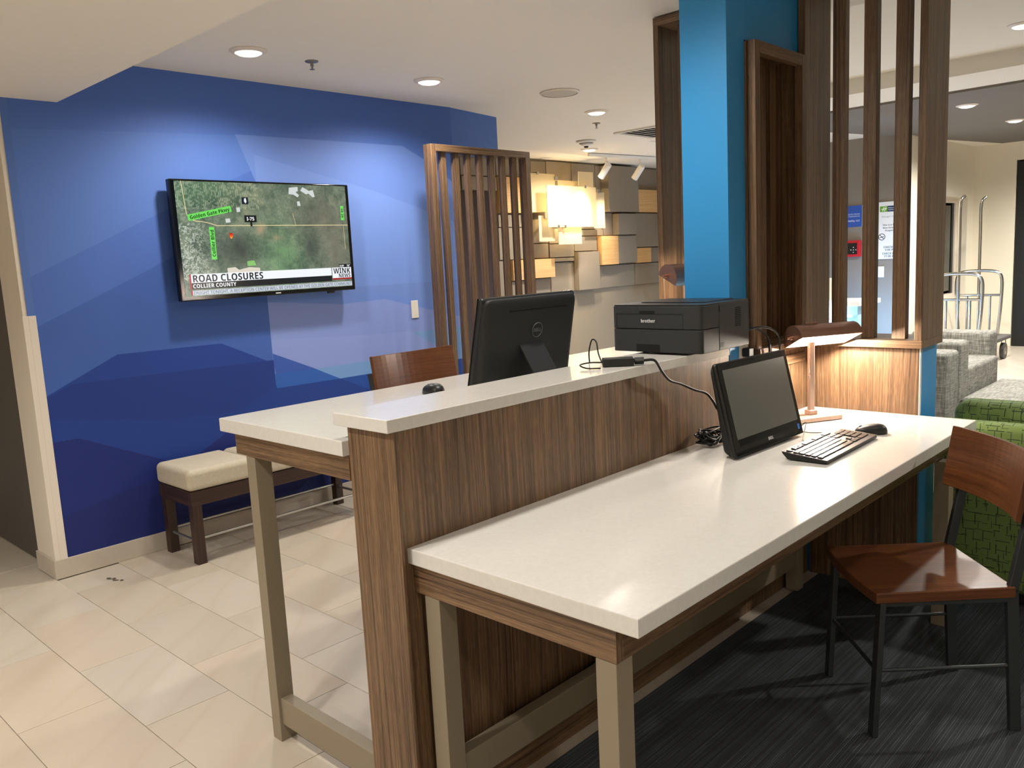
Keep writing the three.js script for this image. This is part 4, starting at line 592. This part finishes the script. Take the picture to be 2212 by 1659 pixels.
// ------------------------------------------------------------------ luggage cart
{
  const t = thing('luggage_cart', 'chrome hotel luggage cart with bent tube hoops by the cream wall', 'luggage cart', [11.15, 0, -2.98]); const z0 = -3.24, z1 = -2.74, r = 0.019;
  W(t, 'platform', bb(10.62, 11.82, 0.24, 0.29, -3.3, -2.66, 0.015, 'x', 2), M.rubber, 'grey carpeted platform');
  for (const x of [10.76, 11.6]) {
    W(t, 'hoop', tube([[x, 0.29, z0 + 0.03], [x, 0.7, z0], [x, 1.0, z0], [x, 1.06, z0 + 0.03], [x, 1.085, z0 + 0.1], [x, 1.085, z1 - 0.1], [x, 1.06, z1 - 0.03], [x, 1.0, z1], [x, 0.7, z1], [x, 0.29, z1 - 0.03]], r, 80, 12), M.chrome, 'bent chrome tube');
    W(t, 'cross_bar', cyl(0.015, 0.015, z1 - z0, x, 0.79, -2.99, 12, 'z'), M.chrome); W(t, 'hanger_post', tube([[x, 0.74, -2.99], [x, 1.5, -2.99], [x, 1.88, -2.99], [x, 1.95, -2.98], [x + 0.05, 1.985, -2.96]], 0.017, 50, 12), M.chrome); for (const z of [-3.12, -2.99, -2.86]) W(t, 'upright', cyl(0.013, 0.013, 0.5, x, 0.54, z, 12), M.chrome);
  }
  for (const x of [10.8, 11.62]) for (const z of [-3.22, -2.7]) { const w = W(t, 'wheel', cyl(0.1, 0.1, 0.045, x, 0.1, z, 28, 'z'), M.rubber, 'grey rubber wheel'); W(w, 'hub', cyl(0.05, 0.05, 0.05, x, 0.1, z, 20, 'z'), M.steel); W(t, 'caster_fork', merge(bar([x, 0.1, z + 0.03], [x, 0.235, z + 0.02], 0.03, 0.006), bar([x, 0.1, z - 0.03], [x, 0.235, z - 0.02], 0.03, 0.006)), M.steel); }
}

// ------------------------------------------------------------------ reception
{
  const c = thing('reception_counter', 'white reception counter glowing blue beneath its top', 'counter', [9.2, 0, -4.3]);
  W(c, 'body', bb(9.05, 9.5, 0, 0.84, -5.2, -3.5, 0.003), M.counterBlue, 'pale blue counter front'); W(c, 'counter_top', bb(8.95, 9.55, 0.845, 0.895, -5.25, -3.44, 0.004, 'z'), M.white, 'white counter top'); W(c, 'led_strip', bb(9.0, 9.04, 0.72, 0.745, -5.15, -3.55, 0.002), M.ledBlue, 'glowing blue strip');
  for (const z of [-4.6, -3.8]) { const p = new THREE.PointLight(new THREE.Color(0.25, 0.55, 1), LIGHT.led, 0, 2); p.position.set(-0.26, 0.75, z + 4.3); p.castShadow = true; p.shadow.radius = 2; c.add(p); }
  const p2 = new THREE.PointLight(new THREE.Color(0.25, 0.55, 1), LIGHT.led * 1.4, 0, 2); p2.position.set(0.55, 0.5, 0.72); p2.castShadow = true; c.add(p2);
  solo('brochure_card', 'small white and red card standing on the reception counter', 'card', merge(bb(9.2, 9.21, 0.897, 1.14, -3.88, -3.7, 0.001)), M.white);
  solo('counter_phone', 'small black device on the reception counter', 'device', bb(9.2, 9.4, 0.897, 1.03, -4.25, -3.98, 0.02, 'y', 2), M.black);
}
const wallSign = (name, label, cat, z0, z1, y0, y1, w, h, draw, back = M.white) => { const t = thing(name, label, cat, [10.29, y0, (z0 + z1) / 2]); W(t, 'board', bb(10.285, 10.299, y0, y1, z0, z1, 0.001), back); const tx = canvas(w, h, draw), g = new THREE.PlaneGeometry(z1 - z0, y1 - y0); g.rotateY(-Math.PI / 2); g.translate(10.2845, (y0 + y1) / 2, (z0 + z1) / 2); W(t, 'printed_face', g, S({ map: tx, roughness: 0.5 })); return t; };
wallSign('information_sign', 'tall white check-in information sign on the grey reception wall', 'sign', -3.79, -3.42, 1.306, 1.97, 512, 920, (g, w, h) => {
  g.fillStyle = '#eef2f4'; g.fillRect(0, 0, w, h); g.fillStyle = '#6aa52e'; g.fillRect(85, 68, 120, 92); g.fillStyle = '#12305e'; g.fillRect(205, 68, 108, 92); g.strokeStyle = '#fff'; g.lineWidth = 11; g.lineCap = 'round'; g.beginPath(); g.moveTo(128, 146); g.quadraticCurveTo(142, 120, 150, 82); g.moveTo(158, 146); g.quadraticCurveTo(170, 120, 180, 82); g.moveTo(112, 118); g.quadraticCurveTo(150, 108, 192, 112); g.stroke();
  g.fillStyle = '#dfe6f0'; g.font = 'bold 25px sans-serif'; g.textAlign = 'left'; g.fillText('Holiday Inn', 211, 108, 96); g.fillText('Express', 216, 138, 84);
  g.fillStyle = '#9aa0a6'; g.font = '36px sans-serif'; g.textAlign = 'center'; g.fillText('Manager On Duty', w / 2, 250); g.fillStyle = '#34424c'; g.font = 'bold 38px sans-serif'; g.fillText('This is a 100%', w / 2, 385); g.fillText('Non-Smoking', w / 2, 430); g.fillText('Property.', w / 2, 475);
  g.strokeStyle = '#2c343a'; g.lineWidth = 10; g.beginPath(); g.arc(120, 560, 50, 0, 7); g.moveTo(86, 526); g.lineTo(154, 594); g.moveTo(86, 572); g.lineTo(150, 556); g.stroke();
  g.fillStyle = '#1d3a52'; g.font = 'bold 46px sans-serif'; g.fillText('CHECK IN', w / 2, 745); g.fillText('3:00 PM', w / 2, 790); g.fillText('CHECK OUT', w / 2, 848); g.fillText('11:00 AM', w / 2, 893);
});
wallSign('ownership_sign', 'small blue ownership sign above the red panel on the grey reception wall', 'sign', -4.24, -3.937, 1.704, 1.955, 480, 400, (g, w, h) => { g.fillStyle = '#2a57b4'; g.fillRect(0, 0, w, h); g.fillStyle = '#dfe7f4'; g.textAlign = 'right'; g.font = '36px sans-serif'; g.fillText('Independently Owned', w - 40, 172); g.fillText('and Operated by', w - 40, 212); g.font = 'bold 44px sans-serif'; g.fillText('Hospitality, LLC', w - 40, 300); });
{
  const t = thing('alarm_panel', 'red framed alarm panel with black display on the grey reception wall', 'alarm panel', [10.28, 1.347, -4.04]); W(t, 'housing', bb(10.25, 10.299, 1.347, 1.543, -4.15, -3.942, 0.008, 'y', 2), M.red, 'red housing'); W(t, 'display', bb(10.244, 10.2505, 1.378, 1.512, -4.12, -3.978, 0.002), M.black, 'black display'); for (const [dy, dz] of [[0, 0], [0.03, 0], [-0.03, 0], [0, 0.03], [0, -0.03]]) W(t, 'button', cyl(0.006, 0.006, 0.004, 10.243, 1.43 + dy, -4.02 + dz, 10, 'x'), M.letter);
  const s = thing('light_switch', 'white light switch plate under the check-in sign', 'switch', [10.29, 1.091, -3.7]); W(s, 'cover', bb(10.288, 10.299, 1.091, 1.222, -3.75, -3.674, 0.003), M.plastic); W(s, 'rocker', bb(10.284, 10.2885, 1.125, 1.19, -3.73, -3.694, 0.002), M.white);
}
// dirt on the tiles
solo('floor_scuff', 'small dark scuff of dirt on the floor by the baseboard', 'scuff', merge(...[[1.49, -4.36, 0.03, 0.012, 0.5], [1.505, -4.335, 0.02, 0.014, 1.2], [1.5, -4.3, 0.03, 0.012, 0.9], [1.52, -4.275, 0.02, 0.016, 0.2]].map(([x, z, l, w, a]) => { const g = new THREE.CylinderGeometry(0.5, 0.55, 0.0016, 9); g.scale(w, 1, l); g.rotateY(a); g.translate(x, 0.0012, z); return g; })), M.soil);

renderer.render(scene, camera);
